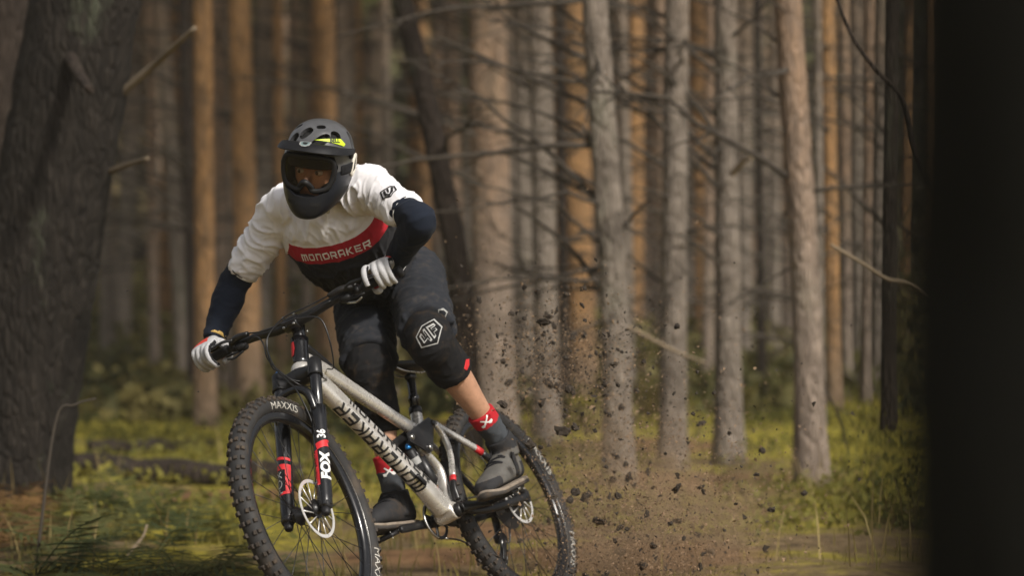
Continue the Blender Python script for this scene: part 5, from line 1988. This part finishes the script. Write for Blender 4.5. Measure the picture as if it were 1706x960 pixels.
def vent(z, az, l, w, rot, depth=.05):
    l, w = l * 1.12, w * 1.22
    p = hsurf(z, az)
    n = nrm(p - HL(0, 0, z * .35))
    u = nrm(np.cross(hu, n))
    v = np.cross(n, u)
    a = u * math.cos(rot) + v * math.sin(rot)
    b = np.cross(n, a)
    return loft([sec(p + n * d, a, b, l, w, 2.6, 18) for d in (-depth, .03)]), p, n, a, b


VENTS = [(.088, rad(-38), .025, .013, rad(70)), (.118, rad(-12), .022, .012, rad(60)), (.098, rad(18), .034, .013, rad(40)), (.108, rad(56), .021, .016, rad(75)), (.138, rad(20), .013, .007, rad(10)),
         (.070, rad(-75), .026, .010, rad(80)), (.090, rad(100), .026, .011, rad(80)), (.110, rad(-120), .026, .011, rad(80)), (.1, rad(150), .026, .011, rad(80)), (.125, rad(-60), .016, .009, rad(60))]
cut_lo = box(HL(0, 0, -.230), .6, .6, .46 * HSC + .001, [hf, hl, hu])           # everything below the brow
cut_hi = box(HL(0, 0, .230 + .0005), .6, .6, .46 * HSC, [hf, hl, hu])
inner = (egg(.90)[0], egg(.90)[1])
neck_hole = tube([HL(-.035, 0, -.25), HL(-.025, 0, -.02)], [.085, .078], 32)
sv, sf, _ = boolean((ev_, ef_), [cut_lo, port, inner] + [vent(*q)[0] for q in VENTS])
helmet = obj('helmet', (sv, sf), MAT['shell'], person, sharp=40)
cv, cf, _ = boolean((ev_, ef_), [cut_hi, port, inner, neck_hole])
chin = obj('chin_bar', (cv, cf), MAT['chin'], helmet, sharp=40)
for s in (1, -1):
    obj('cheek_pad', ellipsoid(HL(.055, s * .056, -.085), hf, hu, hl, .050, .040, .024, 16, 9), MAT['liner'], helmet)
obj('mouth_pad', ellipsoid(HL(.095, 0, -.115), hl, hf, hu, .06, .03, .03, 16, 9), MAT['liner'], helmet)
obj('liner', egg(.885, -.0, .15), MAT['liner'], helmet)
htree = bvh((ev_, ef_))
# brow of the shell is closed by the goggle; goggle frame follows the port
pr = [(-.094, .012), (-.090, -.030), (-.074, -.064), (-.030, -.078), (-.012, -.060), (0, -.052), (.012, -.060), (.030, -.078), (.074, -.064), (.090, -.030), (.094, .012), (.082, .036), (.04, .042), (0, .043), (-.04, .042), (-.082, .036)]


def gsurf(y, z, k):
    x = .118 - 2.6 * y * y * (1.0) - .0 * z
    return HL(x + k, y, z + .007)


gp = [gsurf(y * .93, z * .92 - .001, .0) for y, z in pr]
goggles = obj('goggles', tube(spline(gp + [gp[0]], 4)[:-1], .0052, 10, closed=True, r2=.0085, hint=hf), MAT['plastic'], helmet)
zz, yy = np.linspace(-.072, .040, 12), np.linspace(-.088, .088, 22)
from_poly = np.array(pr) * V(.93, .92)


def inpoly(y, z):
    c = False
    n = len(from_poly)
    for i in range(n):
        a, b = from_poly[i], from_poly[(i + 1) % n]
        if (a[1] > z) != (b[1] > z) and y < (b[0] - a[0]) * (z - a[1]) / (b[1] - a[1]) + a[0]:
            c = not c
    return c


lv2, lf2 = refine(from_poly, [tuple(range(len(from_poly)))], .012)
obj('lens', (np.array([gsurf(a, b, .001) for a, b in lv2]), lf2), MAT['lens'], goggles)
obj('nose_guard', stube([gsurf(-.026, -.066, -.004), gsurf(-.013, -.052, .006), gsurf(0, -.044, .012), gsurf(.013, -.052, .006), gsurf(.026, -.066, -.004)], [.006, .009, .010, .009, .006], 12, 5), MAT['plastic'], goggles)
for s in (1, -1):
    obj('strap', tube([hsurf(.004 - .00 * k, s * a) + (hsurf(.004, s * a) - HEADC) * .012 for k, a in enumerate(np.linspace(rad(62), rad(150), 9))], .016, 8, hint=hu, r2=.002), MAT['glove_black'], goggles)

# visor: broad sloping peak, pinned at the temples
n_a, n_r = 33, 9
vs = []
for i, a in enumerate(np.linspace(rad(-98), rad(98), n_a)):
    k = max(0, math.cos(a * .90))
    p0 = hsurf(.088 - .036 * (1 - k), a)
    d = nrm(p0 - HL(0, 0, .060))
    d = nrm(d * .35 + hf * .9 + hl * math.sin(a) * .05)
    L_ = .006 + .056 * k ** .6
    for j in range(n_r):
        t = j / (n_r - 1)
        vs.append(p0 + (p0 - HEADC) * .02 + d * L_ * t + hu * (.010 * math.sin(math.pi * t) - .020 * t * k - .004 * (1 - k) * t))
vs = np.array(vs)
vf_ = [(i * n_r + j, i * n_r + j + 1, (i + 1) * n_r + j + 1, (i + 1) * n_r + j) for i in range(n_a - 1) for j in range(n_r - 1)]
me = mesh_data('tmp', (vs, vf_), [], True, True)
tmp = bpy.data.objects.new('tmp', me)
COL.objects.link(tmp)
so_ = tmp.modifiers.new('s', 'SOLIDIFY')
so_.thickness = .0045
so_.offset = 0
vv_, vff, _ = _eval(tmp)
visor = obj('visor', (vv_, vff), MAT['visor'], helmet, sharp=50)
vtree = bvh((vv_, vff))
vn = nrm(hu * .8 + hf * .6)
em = hsurf(.084, 0) + hf * .034 + hu * .01
oct_ = [(-.018, .006), (-.013, .015), (.013, .015), (.018, .006), (.016, -.009), (.006, -.016), (-.006, -.016), (-.016, -.009)]
decal('visor_emblem', poly2d(oct_), em, hl, np.cross(vn, hl), vtree, MAT['emblem'], visor, .0015, .006)
decal('visor_emblem', ring2d(oct_, .84), em, hl, np.cross(vn, hl), vtree, MAT['greyprint'], visor, .0025, .006)
decal('visor_emblem', poly2d([(-.008, .006), (.008, .006), (.006, -.006), (-.006, -.006)]), em, hl, np.cross(vn, hl), vtree, MAT['blackprint'], visor, .0025, .006)
# lime flash with lettering along the rider's left of the shell edge
lm_n = nrm(V(.18, -1, .12))
lu = nrm(V(1, .15, .05))
lc = at(553, 238, 7.34)
all_t = BVHTree.FromPolygons([Vector(x) for x in np.concatenate([vv_, ev_]).tolist()], list(vff) + [tuple(i + len(vv_) for i in q) for q in ef_])
decal('lime_flash', poly2d([(-.056, .006), (.026, .010), (.040, -.004), (.034, -.012), (-.010, -.002)]), lc, lu, np.cross(lm_n, lu), all_t, MAT['lime'], helmet, .003, .006)
decal('helmet_lettering', text2d('BELL', .030, .012, bold=.03), lc + lu * .006 + V(0, 0, .003), lu, np.cross(lm_n, lu), all_t, MAT['blackprint'], helmet, .0045, .005)
for s in (1, -1):
    p = hsurf(.045, s * rad(86))
    d = nrm(p - HL(0, 0, .045))
    obj('visor_screw', tube([p - d * .002, p + d * .007, p + d * .009], [.011, .011, .008], 16), MAT['plastic'], helmet)
    tri = [hsurf(.028, s * rad(96)), hsurf(-.022, s * rad(92)), hsurf(-.016, s * rad(118)), hsurf(.034, s * rad(112))]
    tri = [q + (q - HEADC) * .012 for q in tri]
    obj('side_intake', tube(spline(tri + [tri[0]], 5)[:-1], .0055, 8, closed=True), MAT['cream'], helmet)
obj('chin_buckle', box(HL(.055, .062, -.135), .010, .010, .026, [hf, hl, hu], .002), MAT['steel'], helmet)
cz = nrm(hf)
for s in (-1, 1):
    decal('chin_vent', poly2d([(-.016, .006), (.016, .004), (.012, -.008), (-.012, -.006)]), HL(.14, s * .040, -.105), hl, hu, htree, MAT['liner'], chin, .0012, .006)
decal('chin_vent', poly2d([(-.014, .004), (.014, .004), (.010, -.008), (-.010, -.008)]), HL(.15, 0, -.128), hl, hu, htree, MAT['liner'], chin, .0012, .006)

# ================================================================ FLYING DIRT
def clod_mesh(seed):
    bm = bmesh.new()
    bmesh.ops.create_icosphere(bm, subdivisions=2, radius=1.0)
    r_ = np.random.default_rng(seed)
    for v in bm.verts:
        v.co *= (.85 + .55 * noise.noise(v.co * 1.7 + Vector((seed, 0, 0)))) * r_.uniform(.82, 1.18)
        v.co.x *= 1.25
    me = bpy.data.meshes.new('dirt_clod')
    bm.to_mesh(me)
    bm.free()
    me.materials.append(MAT['clod'])
    return me


CL = [clod_mesh(600 + i) for i in range(8)]
r_ = np.random.default_rng(21)


def rot3(r_):
    q = r_.normal(0, 1, 4)
    q /= np.linalg.norm(q)
    w, x, y, z = q
    return np.array([[1 - 2 * (y * y + z * z), 2 * (x * y - z * w), 2 * (x * z + y * w)], [2 * (x * y + z * w), 1 - 2 * (x * x + z * z), 2 * (y * z - x * w)], [2 * (x * z - y * w), 2 * (y * z + x * w), 1 - 2 * (x * x + y * y)]])


def clod(p, s):
    M = np.eye(4)
    M[:3, :3] = rot3(r_) @ np.diag([r_.uniform(.7, 1.7), r_.uniform(.6, 1.2), r_.uniform(.6, 1.2)]) * s
    M[:3, 3] = p
    o = inst('dirt_clod', CL[r_.integers(8)], M)
    WM[o.name] = M
    size = 'large dark clod of earth' if s > .0105 else ('dark clod of earth' if s > .006 else 'small dark crumb of earth')
    where = 'flung high behind the knee' if p[2] > .72 else 'hanging low behind the rear wheel'
    if p[1] < 7.5:
        where = 'drifting in the air around the front of the bike'
    tag(o, size + ' ' + where, 'dirt clod', 'clods thrown up by the tyres')


big = [(798, 500, .012), (852, 523, .009), (897, 565, .009), (905, 558, .008), (942, 597, .013), (1008, 590, .010), (1060, 652, .017), (1072, 603, .010), (940, 693, .010), (958, 713, .013), (1012, 690, .011), (1168, 706, .012),
       (1270, 751, .014), (1168, 812, .011), (1215, 722, .007), (1340, 823, .011), (1285, 850, .011), (1155, 690, .008), (993, 588, .008), (1016, 586, .007), (778, 527, .008), (1190, 655, .008), (992, 718, .007), (1142, 665, .006)]
for u, v, s in big:
    clod(at(u, v, r_.uniform(7.7, 8.6)), s * 1.0)


def plume(r_):
    """a point of the dirt fan: most of it low and close to where the tyre digs in"""
    k = r_.random()
    if k < .34:                                    # fan off the tyre
        a = rad(r_.uniform(12, 118))
        d = 40 + r_.gamma(2.0, 95)
        u, v = 955 + d * math.cos(a), 905 - d * math.sin(a) * .95
    elif k < .68:                                  # high crumbs behind the knee
        u, v = r_.normal(925, 85), 600 + r_.normal(0, 58)
    else:                                          # thick low cloud
        u = 1075 + r_.normal(0, 125)
        v = 960 - abs(r_.normal(0, 105)) * (1 - .35 * min(1, abs(u - 1075) / 250))
    return u, v


n = 0
while n < 268:
    u, v = plume(r_)
    stray = r_.random() < .06
    if stray:
        u, v = r_.uniform(200, 660), r_.uniform(480, 840)
    if not (150 < u < 1420 and 440 < v < 962):
        continue
    y = r_.uniform(6.7, 7.4) if stray else r_.uniform(7.6, 9.2)
    p = at(u, v, y)
    if p[2] < gz(p[0], p[1]) + .01:
        continue
    clod(p, r_.uniform(.0015, .003) if stray else min(.0026 + r_.exponential(.0044), .016))
    n += 1


def specks(n, m, name, label, seed, sc, low):
    r_ = np.random.default_rng(seed)
    vs, fs = [], []
    while len(fs) < n * 4:
        u, v = plume(r_)
        if low and r_.random() < .6:
            u, v = 1060 + r_.normal(0, 135), 975 - abs(r_.normal(0, 130))
        y = r_.uniform(7.7, 10.2)
        p = at(u, v, y)
        if v > 985 or u < 740 or p[2] < gz(p[0], p[1]):
            continue
        s = sc * (.35 + r_.exponential(.75))
        q = r_.normal(0, 1, (4, 3))
        q /= np.linalg.norm(q, axis=1, keepdims=True)
        b = len(vs)
        vs += list(p + q * s)
        fs += [(b, b + 1, b + 2), (b, b + 1, b + 3), (b, b + 2, b + 3), (b + 1, b + 2, b + 3)]
    o = obj(name, (np.array(vs), fs), MAT[m], smooth=False, recalc=False)
    tag(o, label, 'dirt', kind='stuff')


specks(13000, 'clod', 'dirt_spray', 'spray of fine dark earth crumbs thrown back by the rear tyre', 31, .0027, False)
specks(80000, 'dust', 'dust', 'brown veil of dust and sand hanging behind the rear wheel', 32, .0017, True)


# ================================================================ AIR
def volume_box(name, verts_faces, col, dens, aniso, label, cat=None, noise_amt=None):
    m, nt, b = M_(name)
    nt.nodes.remove(b)
    v = N(nt, 'ShaderNodeVolumePrincipled')
    v.inputs['Color'].default_value = (*col, 1)
    v.inputs['Anisotropy'].default_value = aniso
    v.inputs['Density'].default_value = dens
    nt.links.new(v.outputs[0], nt.nodes['Material Output'].inputs['Volume'])
    o = obj(name, verts_faces, m, smooth=False)
    tag(o, label, cat, kind='stuff')
    return o


volume_box('haze', box(V(0, 65, 9), 420, 280, 22), (.86, .80, .70), .0016, .2, 'thin warm forest haze that pales the far trunks', 'haze')


def dust_cloud():
    """the brown cloud of the finest dust, thick where the tyre digs in and thinning upwards"""
    m, nt, b = M_('dust_cloud')
    nt.nodes.remove(b)
    v = N(nt, 'ShaderNodeVolumePrincipled')
    v.inputs['Color'].default_value = (.62, .43, .26, 1)
    tc = N(nt, 'ShaderNodeTexCoord')
    ln = N(nt, 'ShaderNodeVectorMath', operation='LENGTH')
    nt.links.new(tc.outputs['Object'], ln.inputs[0])
    fall = smoothstep(nt, ln.outputs['Value'], 1.0, .12)
    nz = smoothstep(nt, noise_tex(nt, 2.6, 4, tc.outputs['Object'], .6), .38, .72)
    d = mathn(nt, 'MULTIPLY', mathn(nt, 'MULTIPLY', fall, nz), 3.2)
    nt.links.new(d, v.inputs['Density'])
    nt.links.new(v.outputs[0], nt.nodes['Material Output'].inputs['Volume'])
    vf = ellipsoid(V(0, 0, 0), V(1, 0, 0), V(0, 1, 0), V(0, 0, 1), 1, 1, 1, 24, 14)
    o = obj('dust_cloud', vf, m, smooth=False)
    o.location = (.47, 8.75, .16)
    o.scale = (.62, .75, .55)
    tag(o, 'soft brown cloud of fine dust low behind the rear wheel', 'dust', kind='stuff')


dust_cloud()
